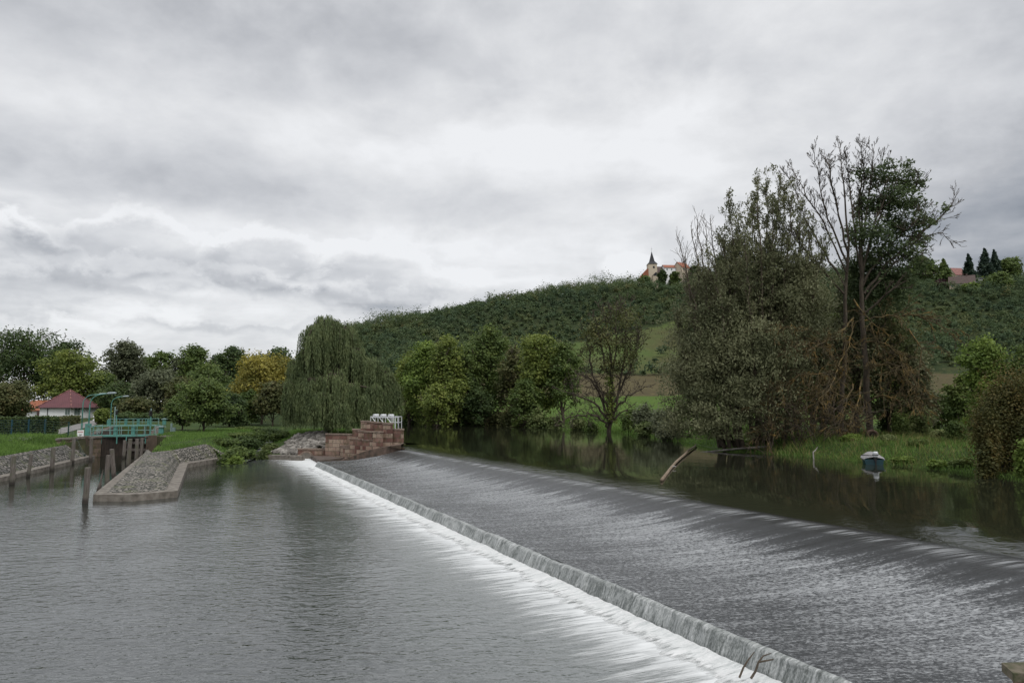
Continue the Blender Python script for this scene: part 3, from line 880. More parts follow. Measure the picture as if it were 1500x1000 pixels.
def addb(val, amt, *a, **k): return math_(nt, 'ADD', val, math_(nt, 'MULTIPLY', blob(*a, **k), amt))
n_bil = noise(nt, pl.outputs[0], 1.25, 7, .55, (1, 1.1, 1), .25)
val = math_(nt, 'ADD', val, math_(nt, 'MULTIPLY', math_(nt, 'SUBTRACT', .085, math_(nt, 'ABSOLUTE', math_(nt, 'SUBTRACT', n_bil, .5))), 7.0))
BLOBS = [(-1.1, 150, 30, 520, 120, 1.6, .8), (-.75, 620, 60, 420, 80, 1.6, .9), (1.1, 1030, 190, 380, 120, 1.7, .9), (.7, 250, 160, 420, 50, 1.5, 1.),
         (-.7, 150, 250, 520, 50, 1.5, 1.), (-.45, 650, 290, 420, 40, 1.5, 1.), (.7, 780, 385, 240, 45, 1.3, .8), (.9, 260, 330, 330, 26, 1.0, 1.),
         (-3.6, 1590, 340, 230, 120, 1.7, .5), (-1.1, 1450, 60, 300, 110, 1.6, .8), (.6, 560, 220, 360, 40, 1.4, 1.)]
for bl in BLOBS: val = addb(val, *bl[:5], soft=bl[5], wob=bl[6])
# low cumulus with crisp tops
for (u_, v_, ru_, rv_, lift) in ((200, 372, 125, 45, 1), (385, 385, 85, 38, 1), (545, 410, 110, 40, 1), (20, 405, 80, 55, 1), (290, 440, 260, 38, 1)):
    hi_ = blob(u_, v_ - 9, ru_ * 1.03, rv_ * 1.08, .22, 1.0)
    lo_ = blob(u_ + 6, v_ + 5, ru_ * .98, rv_ * .95, .5, 1.0)
    val = math_(nt, 'ADD', val, math_(nt, 'MULTIPLY', hi_, 1.0))
    val = math_(nt, 'SUBTRACT', val, math_(nt, 'MULTIPLY', lo_, 2.0))
for (u_, v_, ru_, rv_) in ((90, 455, 140, 26), (370, 455, 150, 26), (650, 408, 60, 18), (920, 388, 40, 14), (260, 420, 50, 12)):
    val = math_(nt, 'ADD', val, math_(nt, 'MULTIPLY', blob(u_, v_, ru_, rv_, .7, 1.1), 1.3))
val = math_(nt, 'ADD', val, math_(nt, 'MULTIPLY', math_(nt, 'SUBTRACT', n_ae, .5), 4.0))
val = math_(nt, 'MINIMUM', math_(nt, 'MAXIMUM', val, 2.6), 9.2)
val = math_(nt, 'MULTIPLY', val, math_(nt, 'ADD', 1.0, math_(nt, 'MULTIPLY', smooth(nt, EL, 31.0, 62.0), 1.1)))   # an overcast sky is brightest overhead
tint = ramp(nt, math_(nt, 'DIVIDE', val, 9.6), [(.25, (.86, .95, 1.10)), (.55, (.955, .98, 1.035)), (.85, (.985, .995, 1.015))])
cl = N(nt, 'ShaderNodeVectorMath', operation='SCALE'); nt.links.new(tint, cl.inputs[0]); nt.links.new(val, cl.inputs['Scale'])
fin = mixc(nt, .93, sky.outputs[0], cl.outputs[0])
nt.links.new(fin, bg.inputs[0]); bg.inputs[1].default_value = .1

sl_ = bpy.data.lights.new('sun', 'SUN'); so = bpy.data.objects.new('sun', sl_); C.objects.link(so)
sl_.energy = 1.25; sl_.angle = math.radians(25); sl_.color = (1, .96, .9)
from mathutils import Vector
sd = Vector((math.sin(SUN_AZ) * math.cos(SUN_EL), math.cos(SUN_AZ) * math.cos(SUN_EL), math.sin(SUN_EL)))
so.rotation_euler = sd.to_track_quat('Z', 'Y').to_euler(); so.location = (0, 0, 60)

cam = bpy.data.cameras.new('camera'); co = bpy.data.objects.new('camera', cam); C.objects.link(co)
cam.sensor_width = 36; cam.lens = 36 * F / 1500; cam.clip_end = 20000; cam.clip_start = .1
co.location = (0, 0, H); co.rotation_euler = (math.pi / 2 + PIT, 0, 0)
sc = bpy.context.scene; sc.camera = co
sc.view_settings.view_transform = 'Standard'; sc.view_settings.look = 'None'; sc.view_settings.exposure = 0; sc.view_settings.gamma = 1
sc.cycles.max_bounces = 5; sc.cycles.diffuse_bounces = 3; sc.cycles.glossy_bounces = 3; sc.cycles.transparent_max_bounces = 6; sc.cycles.use_denoising = True
#PART3
# ------------------------------------------------------------------ banks and the pier between lock and river
def strip(name, top, bot, mat, n=40, m=8, bulge=.1, parent=None, jit=.03):
    """sloping stone facing between two polylines (same number of points)"""
    def rs(P, k):
        P = np.asarray(P, float); d = np.r_[0, np.cumsum(np.linalg.norm(np.diff(P, axis=0), axis=1))]
        s = np.linspace(0, d[-1], k); return np.stack([np.interp(s, d, P[:, j]) for j in range(3)], 1)
    a = rs(top, n); b_ = rs(bot, n); t = np.linspace(0, 1, m)
    P = a[:, None] + (b_ - a)[:, None] * t[None, :, None]
    P[..., 2] += bulge * np.sin(t * math.pi)[None]
    P += rng.normal(size=P.shape) * jit * np.sin(t * math.pi)[None, :, None]
    i = np.arange(n - 1)[:, None] * m + np.arange(m - 1)[None]
    q = np.stack([i, i + 1, i + m + 1, i + m], -1).reshape(-1, 4)
    return mesh_np(name, P.reshape(-1, 3), q, mat, parent, smooth=True)

def kerb(name, line, w, z0, z1, mat, side, parent=None, closed=False):
    """concrete edging along a polyline of outer points, widened to one side"""
    P = [np.array(p[:2], float) for p in line]; n = len(P); inn = []
    for i in range(n):
        e1 = unit(P[i] - P[i - 1]) if i else unit(P[1] - P[0]); e2 = unit(P[i + 1] - P[i]) if i < n - 1 else e1
        nn = unit(np.array([e1[1], -e1[0]]) + np.array([e2[1], -e2[0]])) * side
        inn.append(P[i] + nn * w / max(np.dot(nn, np.array([e1[1], -e1[0]]) * side), .5))
    mb = MB()
    o0 = [(*p, z0) for p in P]; o1 = [(*p, z1) for p in P]; i1 = [(*p, z1 + .03) for p in inn]; i0 = [(*p, z0) for p in inn]
    for i in range(n - 1):
        for a, b_ in ((o0, o1), (o1, i1), (i1, i0)):
            mb.face([a[i], a[i + 1], b_[i + 1], b_[i]])
    for i in (0, n - 1): mb.face([o0[i], o1[i], i1[i], i0[i]])
    return mb.build(name, mat, parent), inn

# left bank facing
lb = empty('stone_revetment', (-38, 52, 0), 'grey stone bank facing on a concrete footing along the far side of the lock cut', 'revetment')
_, inn = kerb('footing', CURB_L, .7, -.6, .32, concrete, -1, lb)
strip('stone_facing', [(p[0] - 2.3, p[1], 1.5) for p in CURB_L[:3]] + [(-47.2, 75.6, 1.62)], [(*p, .34) for p in inn], revetm, 90, 9, .06, lb)

# pier
pier = empty('dividing_pier', (ISL[0][0], ISL[0][1], 0), 'pointed cobbled pier with a concrete kerb dividing lock cut from river', 'pier')
line = [LOCKR[:2] + np.array([-.0, 0]), ISL[0][:2], ISL[1][:2], ISL[2][:2], ISL[3][:2], ISL[4][:2], PZ(352, 675.5, 0)[:2]]
_, inn = kerb('kerb', line, .68, -.6, .40, concrete, 1 if True else -1, pier)
cen = np.array([-33, 60.])
if np.linalg.norm(inn[1] - cen) > np.linalg.norm(ISL[0][:2] - cen):
    bpy.data.objects.remove(pier.children[0]); _, inn = kerb('kerb', line, .68, -.6, .40, concrete, -1, pier)
I = [np.array([*p, .44]) for p in inn]
def up(p, z): return np.array([p[0], p[1], z])
A_ = MT1; B_ = MT2; D_ = MT3
nose = up((A_ + B_) / 2 * .45 + (I[1] + I[2] * .5 + I[3] * .5) / 2 * .55, 1.08)
# nose of the pier: from the kerb up to the rounded ridge
strip('cobble_slope', [D_, B_, nose, A_, np.array([-40.2, 78.0, 2.0])], [I[5], I[4], (I[2] + I[3]) / 2, I[1], I[0] + np.array([0, -.6, 0])], cobbles, 150, 16, .10, pier, .02) if False else None
def patch(name, top, bot, n, m, bulge):
    return strip(name, top, bot, cobbles, n, m, bulge, pier, .015)
# one continuous cobbled cone: fan of points matched corner by corner
tops = [np.array([-40.9, 78.4, .7]), np.array([-37.3, 72.0, 1.25]), A_, A_ * .75 + B_ * .25 + np.array([0, -.6, .0]), A_ * .4 + B_ * .6 + np.array([0, -.7, .02]), B_, B_ * .5 + D_ * .5, D_, PD(325, 668, 71.8)]
bots = [I[0] + np.array([.3, -.8, 0]), I[0] * .5 + I[1] * .5, I[1], I[2], I[3], I[4], I[4] * .5 + I[5] * .5, I[5], I[6] * .8 + I[5] * .2]
TT = []; BB = []
for k in range(len(tops) - 1):
    for s in np.linspace(0, 1, 14, endpoint=(k == len(tops) - 2)):
        TT.append(tops[k] * (1 - s) + tops[k + 1] * s); BB.append(bots[k] * (1 - s) + bots[k + 1] * s)
TT = np.array(TT); BB = np.array(BB)
ker = np.ones(9) / 9
for j in range(3):
    p_ = np.pad(TT[:, j], 4, mode='edge'); TT[:, j] = np.convolve(p_, ker, 'valid')
t = np.linspace(0, 1, 16)
PP = TT[:, None] + (BB - TT)[:, None] * t[None, :, None]
PP[..., 2] += .16 * np.sin(t * math.pi)[None]
nT = len(TT); i = np.arange(nT - 1)[:, None] * 16 + np.arange(15)[None]
mesh_np('cobble_slope', PP.reshape(-1, 3), np.stack([i, i + 1, i + 17, i + 16], -1).reshape(-1, 4), cobbles, pier, smooth=True)

# ------------------------------------------------------------------ lock
lk = empty('lock_chamber', (-45.5, 77, 0), 'brown masonry lock chamber with worn stone heads either side of the gates', 'lock')
def wallseg(mb, a, b_, th, z0, z1, side=1):
    a = np.array(a, float); b_ = np.array(b_, float); e = unit(b_ - a); nn = np.array([e[1], -e[0]]) * side * th
    mb.prism([a, b_, b_ + nn, a + nn], z0, z1, True); return mb
LW0 = np.array([-46.0, 76.2]); LWD = unit(np.array([-20.0, 40.8])); LWN = np.array([-LWD[1], LWD[0]])
RW0 = np.array([-40.9, 79.0])
m1 = MB(); wallseg(m1, LW0, LW0 + LWD * 48, .9, -1, 2.32, -1); m1.build('left_chamber_wall', chamber, lk)
m1 = MB(); wallseg(m1, RW0, RW0 + LWD * 46, .9, -1, 2.32, 1); m1.build('right_chamber_wall', chamber, lk)
# heads: wing walls facing the camera
hl = PZ(147, 669, 0)[:2]; hl2 = PD(82, 648, 72.5)[:2]
m1 = MB(); m1.prism([hl, hl + np.array([-.9, 1.2]), hl2 + np.array([-.6, 1.0]), hl2 + np.array([0, 0])], -.8, 2.12, True); m1.build('head_wall', lockwall, lk)
m1 = MB(); m1.prism([hl + np.array([.12, -.12]), hl + np.array([-.75, 1.45]), hl2 + np.array([-.6, 1.25]), hl2 + np.array([0, -.15])], 2.124, 2.30, True); m1.build('head_coping', concrete, lk)
hr = LOCKR[:2]; hr2 = PD(246, 648, 80.5)[:2]
m1 = MB(); m1.prism([hr, hr2, hr2 + np.array([.2, 1.2]), hr + np.array([-.2, 1.5])], -.8, 2.08, True); m1.build('head_wall', lockwall, lk)
m1 = MB(); m1.prism([hr + np.array([-.1, -.12]), hr2 + np.array([.1, -.1]), hr2 + np.array([.2, 1.4]), hr + np.array([-.25, 1.7])], 2.084, 2.24, True); m1.build('head_coping', concrete, lk)

# gates with railed walkways
darkwood = noise_mat('dark_gate_timber', [(.3, (.014, .011, .009)), (.7, (.05, .038, .03))], 3, 5, (2, 2, .4), .8)  # gate leaves in a darker brown than the beams
def railing_run(mb, a, b_, z, h, n, r=.032, mid=True):
    a = np.array(a, float); b_ = np.array(b_, float)
    for i in range(n + 1):
        p = a + (b_ - a) * i / n
        mb.bar((*p, z), (*p, z + h), r * 1.1)
    mb.bar((*a, z + h), (*b_, z + h), r * 1.25)
    if mid: mb.bar((*a, z + h * .52), (*b_, z + h * .52), r * .8)
def gate(label, a, b_, zdeck, d2, cabs):
    g = empty('lock_gate', (*((np.array(a) + np.array(b_)) / 2), 0), label, 'lock gate', 'railed gates of the lock')
    a = np.array(a, float); b_ = np.array(b_, float); e = unit(b_ - a); nn = np.array([-e[1], e[0]])
    mid = (a + b_) / 2 + nn * .9
    for s0, s1 in ((a, mid), (b_, mid)):
        m1 = MB(); wallseg(m1, s0, s1, .35, -.8, zdeck - .35, 1); m1.build('gate_leaf', darkwood, g)
        for zz_ in (.5, 1.3, zdeck - .5):
            m1 = MB(); q0 = s0 - nn * .08; q1 = s1 - nn * .08
            m1.prism([q0, q1, q1 - nn * .2, q0 - nn * .2], zz_, zz_ + .28, True); m1.build('gate_beam', timber, g)
    m1 = MB(); m1.prism([a - e * .6 - nn * .25, b_ + e * .6 - nn * .25, b_ + e * .6 + nn * .6, a - e * .6 + nn * .6], zdeck - .16, zdeck + .04, True); m1.build('walkway', teal, g)
    m1 = MB(); railing_run(m1, a - e * .3 - nn * .2, b_ + e * .3 - nn * .2, zdeck, 1.05, 7); m1.build('front_railing', teal, g)
    m1 = MB(); railing_run(m1, a - e * 1.2 + nn * .55, b_ + e * .3 + nn * .55, zdeck, 1.05, 6); m1.build('rear_railing', tealpale, g)
    for s in (.1, .38, .55, .9):
        p = a + (b_ - a) * s - nn * .22
        m1 = MB(); m1.bar((*p, zdeck), (*p, zdeck - .95), .06, 6); m1.build('hanger', teal, g)
    for s in cabs:
        p = a + (b_ - a) * s + nn * .05
        m1 = MB(); m1.box((*p, zdeck + .05), (.34, .34, .85), .1); m1.box((*p, zdeck + .9), (.44, .44, .08), .1); m1.build('winch_cabinet', teal, g)
    return g
GA = PD(141, 639, 79.5)[:2]; GB = PD(222, 638.5, 81)[:2]
gate('nearer lock gate of dark timber below a turquoise railed walkway', GA, GB, 2.34, 1, (.34, .66))
GA2 = PD(169, 622, 118)[:2]; GB2 = PD(229, 621, 120)[:2]
gate('farther lock gate with turquoise railings at the upper end of the chamber', GA2, GB2, 2.45, 1, (.25, .55, .8))
# side railing along the left coping
o = MB(); pA = PD(132, 639.5, 78)[:2]; pB = PD(150, 633, 88)[:2]; railing_run(o, pA, pB, 2.3, 1.0, 4)
tag(o.build('side_railing', tealpale, None, (*pA, 2.3)), 'short pale teal railing beside the left end of the near lock gate', 'railing')

def cabinet(u, v, d, w_, h_, label, lid=True):
    p = PD(u, v, d); z = gz(p[0], p[1]); z = max(z, 2.2)
    c = empty('control_cabinet', (p[0], p[1], z), label, 'cabinet', 'turquoise control cabinets by the lock')
    m1 = MB(); m1.box((p[0], p[1], z - .1), (w_, w_, h_ + .1), .2); m1.build('body', teal, c)
    if lid:
        m1 = MB(); q = w_ * .78
        m1.prism([(p[0] - q, p[1] - q), (p[0] + q, p[1] - q), (p[0] + q, p[1] + q), (p[0] - q, p[1] + q)], z + h_, z + h_ + .12, True)
        m1.prism([(p[0] - q * .5, p[1] - q * .5), (p[0] + q * .5, p[1] - q * .5), (p[0] + q * .5, p[1] + q * .5), (p[0] - q * .5, p[1] + q * .5)], z + h_ + .124, z + h_ + .2); m1.build('lid', tealpale, c)
cabinet(236, 634, 84, .48, .85, 'turquoise cabinet with an overhanging lid on the lawn edge right of the near gate')
cabinet(240.5, 622.5, 121, .5, .95, 'turquoise cabinet with a lid right of the farther lock gate')
cabinet(128.5, 638.5, 79.5, .5, 1.35, 'tall turquoise control box at the foot of the nearest curved lamp', False)
cabinet(159.5, 623.5, 118, .5, 1.0, 'turquoise control box at the foot of the farthest curved lamp', False)

def lamp(u, v, d, hh, arm, label, bend=1.3, rz=0.0):
    p = PD(u, v, d); z = gz(p[0], p[1])
    t_ = empty('street_lamp', (p[0], p[1], z), label, 'street lamp', 'curved turquoise lamps by the lock')
    ca, sa = math.cos(rz), math.sin(rz)
    pts = [(0, 0)] + [(0, hh - bend)] + [(bend * (1 - math.cos(a)), hh - bend + bend * math.sin(a) * .93) for a in np.linspace(.2, 1.45, 7)] + [(arm * .75, hh + .02)]
    path = [(p[0] + x * ca, p[1] + x * sa, z + y) for x, y in pts]
    m1 = MB(); m1.tube(path, [.085, .07] + [.06] * 7 + [.05], 8); m1.build('pole', teal, t_, smooth=True)
    m1 = MB(); m1.bar((p[0], p[1], z), (p[0], p[1], z + .9), .12, 8); m1.build('base_sleeve', teal, t_)
    a = np.array(path[-1]); e = np.array([ca, sa, .06])
    m1 = MB(); m1.tube([a - e * .1, a + e * .1, a + e * (arm * .3), a + e * (arm * .38)], [.06, .13, .12, .05], 8); m1.build('lamp_head', greylamp, t_)
lamp(129, 640, 79.5, 4.75, 2.6, 'tallest curved turquoise lamp beside the left end of the near gate')
lamp(119.5, 630, 97, 4.9, 2.9, 'curved turquoise lamp close to the white house, its arm behind the tallest lamp')
lamp(161.6, 623, 119, 4.9, 2.6, 'curved turquoise lamp farthest away, by the upper gate and round bush')

def signal(u, v, d, hh, label):
    p = PD(u, v, d); z = 2.3
    t_ = empty('signal_light', (p[0], p[1], z), label, 'signal', 'black lock signals')
    m1 = MB(); m1.bar((p[0], p[1], z - .3), (p[0], p[1], z + hh), .075, 8); m1.build('post', teal, t_)
    m1 = MB(); m1.box((p[0], p[1] - .06, z + hh - .15), (.3, .22, .62)); m1.build('housing', black, t_)
    m1 = MB()
    for k in (0, 1): m1.tube([(p[0], p[1] - .17, z + hh + .02 + k * .27), (p[0], p[1] - .30, z + hh + .02 + k * .27)], [.1, .11], 8)
    m1.build('hood', black, t_)
    m1 = MB(); m1.bar((p[0], p[1], z + hh + .47), (p[0], p[1], z + hh + .72), .05, 6); m1.build('cap', tealpale, t_)
signal(219.7, 637, 80.2, 2.35, 'black signal light on a turquoise post at the right end of the near gate')
signal(170, 624, 116, 2.1, 'black signal light on a turquoise post at the left end of the farther gate')
p = PD(167.5, 622, 119); m1 = MB(); m1.bar((p[0], p[1], 2.0), (p[0], p[1], 5.4), .09, 8); m1.bar((p[0], p[1], 5.4), (p[0], p[1], 5.55), .12, 8)
tag(m1.build('gauge_post', tealpale, None, (p[0], p[1], 2.3)), 'slim pale post beside the farthest curved lamp', 'post')
p = PD(251, 629, 92); m1 = MB(); m1.box((p[0], p[1], 2.1), (.2, .2, 1.3)); m1.box((p[0] + .35, p[1], 2.1), (.35, .3, .75))
tag(m1.build('mooring_post', tealpale, None, (p[0], p[1], 2.3)), 'small greenish post with a stone stub on the lawn behind the cabinet', 'post')
p = PD(139.5, 613.5, 135); m1 = MB(); m1.box((p[0], p[1], 2.3), (.08, .08, 1.0)); m1.box((p[0], p[1] - .05, 2.9), (.85, .06, 1.2))
tag(m1.build('notice_board', whitewall, None, (p[0], p[1], 2.3)), 'small white board on a post left of the round bush', 'board')

# warning sign on the fence at the lock head
p = PD(117.5, 641, 77.5); z = 2.2
sg = empty('warning_sign', (p[0], p[1], z), 'square white sign with a red heading on the fence beside the lock head', 'sign')
m1 = MB(); m1.box((p[0], p[1], z + .02), (.72, .04, .78)); m1.build('board', whitewall, sg)
m1 = MB()
for k in range(8): m1.box((p[0] - .26 + k * .075, p[1] - .024, z + .555 + .01 * (k % 2)), (.055, .01, .085))
m1.build('red_lettering', signred, sg)
m1 = MB()
for k in range(5): m1.box((p[0] - .10 + k * .06, p[1] - .024, z + .28), (.042, .01, .06))
m1.build('grey_lettering', signgrey, sg); m1 = MB()
for k in range(4): m1.box((p[0] - .08 + k * .06, p[1] - .024, z + .18), (.042, .01, .06))
m1.build('grey_lettering', signgrey, sg)
for sx in (-.3, .3):
    m1 = MB(); m1.bar((p[0] + sx, p[1] + .05, z - .6), (p[0] + sx, p[1] + .05, z + .7), .03); m1.build('post', darkgreen, sg)

# mesh fence: heavy panels to the left, a light wire run to the lock head
def fence(label, pts, hgt, posts_m, dense):
    p0 = pts[0]; f = empty('mesh_fence', (p0[0], p0[1], gz(p0[0], p0[1])), label, 'fence')
    for k, (a, b_) in enumerate(zip(pts[:-1], pts[1:])):
        za, zb = gz(*a), gz(*b_); L = math.hypot(b_[0] - a[0], b_[1] - a[1]); mb = MB()
        n = int(L / dense)
        for j in range(n + 1):
            s = j / n; x, y = a[0] + (b_[0] - a[0]) * s, a[1] + (b_[1] - a[1]) * s; zz_ = za + (zb - za) * s
            mb.tube([(x, y, zz_ + .05), (x, y, zz_ + hgt)], [.016, .016], 3, False)
        for hh in np.linspace(.1, hgt, 7):
            mb.tube([(a[0], a[1], za + hh), (b_[0], b_[1], zb + hh)], [.013, .013], 3, False)
        mb.build('mesh_panel', darkgreen, f)
    for a in pts:
        za = gz(*a); mb = MB(); mb.box((a[0], a[1], za - .3), (.1, .1, hgt + .4)); mb.build('post', posts_m, f)
fence('dark green mesh fence with blue green posts in front of the hedge', [xy(PZ(u, v, 2.25)) for u, v in ((-40, 642), (-12, 641.5), (16, 640.8), (41, 640), (65, 639.3))], 1.75, bluegreen, .14)
fence('thin wire fence with dark posts running to the lock head', [xy(PD(66, 641, 75)), xy(PD(99.5, 642, 75.5)), xy(PD(125.5, 645.5, 74.5))], 1.65, darkgreen, .6)

# path to the lock
def sheet(name, L_, R_, mat, dz):
    v = []; q = []
    for k, (a, b_) in enumerate(zip(L_, R_)):
        v += [(a[0], a[1], gz(*a) + dz), (b_[0], b_[1], gz(*b_) + dz)]
        if k: q.append([2 * k - 2, 2 * k - 1, 2 * k + 1, 2 * k])
    return tag(mesh_np(name, v, q, mat), kind='structure')
asph = noise_mat('pale_asphalt', [(.3, (.12, .115, .11)), (.7, (.22, .21, .20))], 1.2, 6)
LL, RR = [], []
ctr = [PZ(-60, 646, 2.3), PZ(20, 642, 2.3), PZ(65, 637, 2.3), PZ(95, 630, 2.3), PZ(118, 625, 2.3), PZ(135, 620.5, 2.3), PZ(150, 617, 2.3)]
cs = []
for a, b_ in zip(ctr[:-1], ctr[1:]):
    for s in np.linspace(0, 1, 12, endpoint=False): cs.append(a + (b_ - a) * s)
for a, b_ in zip(cs[:-1], cs[1:]):
    e = unit((b_ - a)[:2]); nn = np.array([-e[1], e[0]]); LL.append(a[:2] + nn * 1.6); RR.append(a[:2] - nn * 1.6)
sheet('path', LL, RR, asph, .06)

# ------------------------------------------------------------------ timber piles
PILES = [(125, 737, 685, 5, 'lone tall timber pile standing in open water left of the pier tip', 0),
         (145, 720, 688, 3.2, 'split broken pile stub wedged against the pier tip', 1),
         (156.5, 711.5, 667, 4, 'thick square topped pile beside the pier behind the broken stub', 0),
         (167, 700, 658, 4, 'pile leaning outwards along the pier, second behind the broken stub', 2),
         (187.5, 684, 643, 3.6, 'straight pile in the shaded lock mouth touching the pier kerb', 0),
         (199.5, 676.5, 643, 3.2, 'slim pile in the lock mouth just left of the right lock head', 0),
         (206.5, 671.5, 642, 2.8, 'pile close against the right lock head under the signal light', 0),
         (181, 671, 645, 3.0, 'dark pile deep in the lock mouth below the middle of the gate', 0),
         (17.5, 709, 667.5, 4.4, 'stout pile at the left end of the bank row, foot below the footing', 0),
         (41, 698, 665, 3, 'thin leaning pile on the left bank, second along from the picture edge', 3),
         (76.5, 689, 655.5, 3.7, 'pile in the middle of the left bank row', 0),
         (105.5, 679.5, 641, 3.1, 'tall pile on the left bank just before the lock head wall', 0),
         (132.5, 674.5, 641.5, 3.0, 'pile standing hard against the left lock head wall', 0)]
for u, vb, vt, r_px, label, mode in PILES:
    p = PZ(u, vb, 0.0); d = p[1]; r = r_px * .82 / F * d; top = PD(u, vt, d)[2]
    path = []; rad = []; n = 7
    lean = {0: rng.uniform(-.03, .03), 1: .12, 2: -.13, 3: .09}[mode]
    for k in range(n):
        s = k / (n - 1); z = -.9 + (top + .9) * s
        path.append((p[0] + lean * z + rng.normal() * .008, p[1] + rng.normal() * .008, z)); rad.append(r * (1.04 - .1 * s) * rng.uniform(.97, 1.03))
    if mode == 1: rad = [r * 1.5, r * 1.6, r * 1.5, r * 1.1, r * .55, r * .4, r * .12]
    o = MB(); o.tube(path + [(path[-1][0], path[-1][1], path[-1][2] + .035)], rad + [rad[-1] * .8], 10)
    tag(o.build('timber_pile', timber, None, (p[0], p[1], 0), smooth=False), label, 'pile', 'timber piles round the lock entrance')

# ------------------------------------------------------------------ weir abutment of stepped sandstone blocks
ab = empty('weir_abutment', (-14, 68.5, 0), 'stepped red sandstone abutment with capped piers at the far end of the weir', 'abutment')
E = unit(np.array([-7.3, 5.6]))                       # along the stepped face, downstream
def blk(uL, dL, uR, dR, vtop, zb, th=1.0, cap=.12, over=.06, vbot=None, mat=None):
    a = np.array([XY(uL, dL), dL]); b_ = np.array([XY(uR, dR), dR]); zt = PD(uL, vtop, dL)[2]
    e = unit(b_ - a); nn = unit((a + b_) / 2)
    m1 = MB(); m1.prism([a, b_, b_ + nn * th, a + nn * th], zb, zt - cap, True); m1.build('pier', mat or sandstone, ab)
    o_ = over
    m1 = MB(); m1.prism([a - e * o_ - nn * o_, b_ + e * o_ - nn * o_, b_ + e * o_ + nn * (th + o_), a - e * o_ + nn * (th + o_)], zt - cap + .003, zt, True); m1.build('coping', copingm, ab)
    return zt
blk(478, 75.5, 517, 74.5, 635, -.6, 1.1)                      # long wing wall
blk(438, 76.2, 480, 76.0, 657, -.6, .9)                       # low wall with the culvert
blk(517, 72.6, 546, 71.4, 628.5, -.3, 2.2)
blk(529, 71.6, 541, 71.2, 616, 0, 1.4)
blk(538, 71.0, 551, 70.6, 617, 0, 1.4)
blk(549, 70.3, 562, 69.9, 618, 0, 1.6)
blk(561.5, 69.2, 576, 68.7, 619, -.2, 1.5, .16, .08)         # tall pier
blk(576, 68.9, 592, 68.3, 628, -.4, 1.5)                     # right pier at the crest
blk(525.5, 71.0, 535.5, 70.6, 630.2, -.3, 1.5)
blk(534, 70.3, 546, 69.9, 631.2, -.3, 1.4)
blk(546.5, 69.4, 562, 68.8, 631.5, -.4, 1.2)
blk(513, 72.0, 531, 71.3, 641.5, -.4, 1.6)
blk(521, 71.0, 533, 70.6, 642, -.4, 1.3)
blk(532, 70.2, 549.5, 69.6, 643.3, -.5, 1.2, .14)
blk(500, 73.6, 526, 72.4, 652.5, -.6, 1.5)
blk(504, 72.6, 536, 71.0, 655.2, -.6, 1.0, .1)
# sloping skirt that follows the falling water
sk = MB(); sp_ = [PD(505, 671, 71.6), PD(520, 666, 71.0), PD(540, 658.5, 70.0), PD(560, 654, 69.0), PD(578, 650.5, 68.0), PD(593, 648.5, 67.3)]
for a, b_ in zip(sp_[:-1], sp_[1:]):
    e = unit((b_ - a)[:2]); nn = np.array([e[1], -e[0]]) * .55
    A1 = np.array([a[0] + nn[0], a[1] + nn[1], a[2] - .12]); B1 = np.array([b_[0] + nn[0], b_[1] + nn[1], b_[2] - .12])
    sk.face([A1, B1, b_, a]); sk.face([(A1[0], A1[1], -.6), (B1[0], B1[1], -.6), B1, A1])
    sk.face([a, b_, (b_[0] - nn[0] * 2, b_[1] - nn[1] * 2, b_[2]), (a[0] - nn[0] * 2, a[1] - nn[1] * 2, a[2])])
sk.build('skirt', noise_mat('mossy_stone', [(.3, (.045, .04, .03)), (.55, (.13, .09, .07)), (.75, (.2, .14, .11))], 1.8, 6), ab)
# apron slab at the foot
m1 = MB(); m1.prism([PZ(455, 672, 0)[:2], PZ(468, 679.5, 0)[:2], PZ(472, 674, .3)[:2] + np.array([.4, .2]), PD(505, 670, 72)[:2], PD(482, 668, 74.8)[:2]], -.8, .36, True); m1.build('apron', noise_mat('wet_stone', [(.3, (.05, .04, .032)), (.7, (.13, .10, .085))], 1.6, 5), ab)
# culvert arch ring in the low wall
arc = MB(); c_ = PD(448.5, 672, 76.0)
for k in range(9):
    a0, a1 = math.pi * k / 9, math.pi * (k + 1) / 9
    q = [(c_[0] + math.cos(a) * r_, c_[1] - .05, .02 + max(math.sin(a), 0) * r_) for a, r_ in ((a0, .62), (a0, .82), (a1, .82), (a1, .62))]
    q2 = [(x, y + .12, z) for x, y, z in q]
    arc.face(q[::-1]); arc.face([q[1], q[2], q2[2], q2[1]]); arc.face([q[3], q[0], q2[0], q2[3]])
arc.build('culvert_arch', copingm, ab)
arc = MB(); arc.face([(c_[0] + math.cos(a) * .62, c_[1] - .03, .02 + math.sin(a) * .62) for a in np.linspace(0, math.pi, 12)]); arc.build('culvert_infill', concrete, ab)

# low quay wall by the stream mouth
o = MB(); a = PZ(375, 672, 0)[:2]; b_ = PZ(441, 674.5, 0)[:2]
o.prism([a, b_, b_ + np.array([.1, 1.0]), a + np.array([-1.2, 1.6])], -.6, .46, True)
tag(o.build('quay_wall', concrete, None, (*a, 0)), 'low weathered quay wall between the stream mouth and the weir abutment', 'wall')
# stone end slab left of the stream mouth
o = MB(); a = PZ(322, 678, 0)[:2]; b_ = PZ(352, 678.5, 0)[:2]; o.prism([a, b_, b_ + np.array([.1, .8]), a + np.array([.1, .8])], -.5, .12, True)
tag(o.build('kerb_slab', concrete, None, (*a, 0)), 'flat wet kerb slab at water level left of the stream mouth', 'slab')

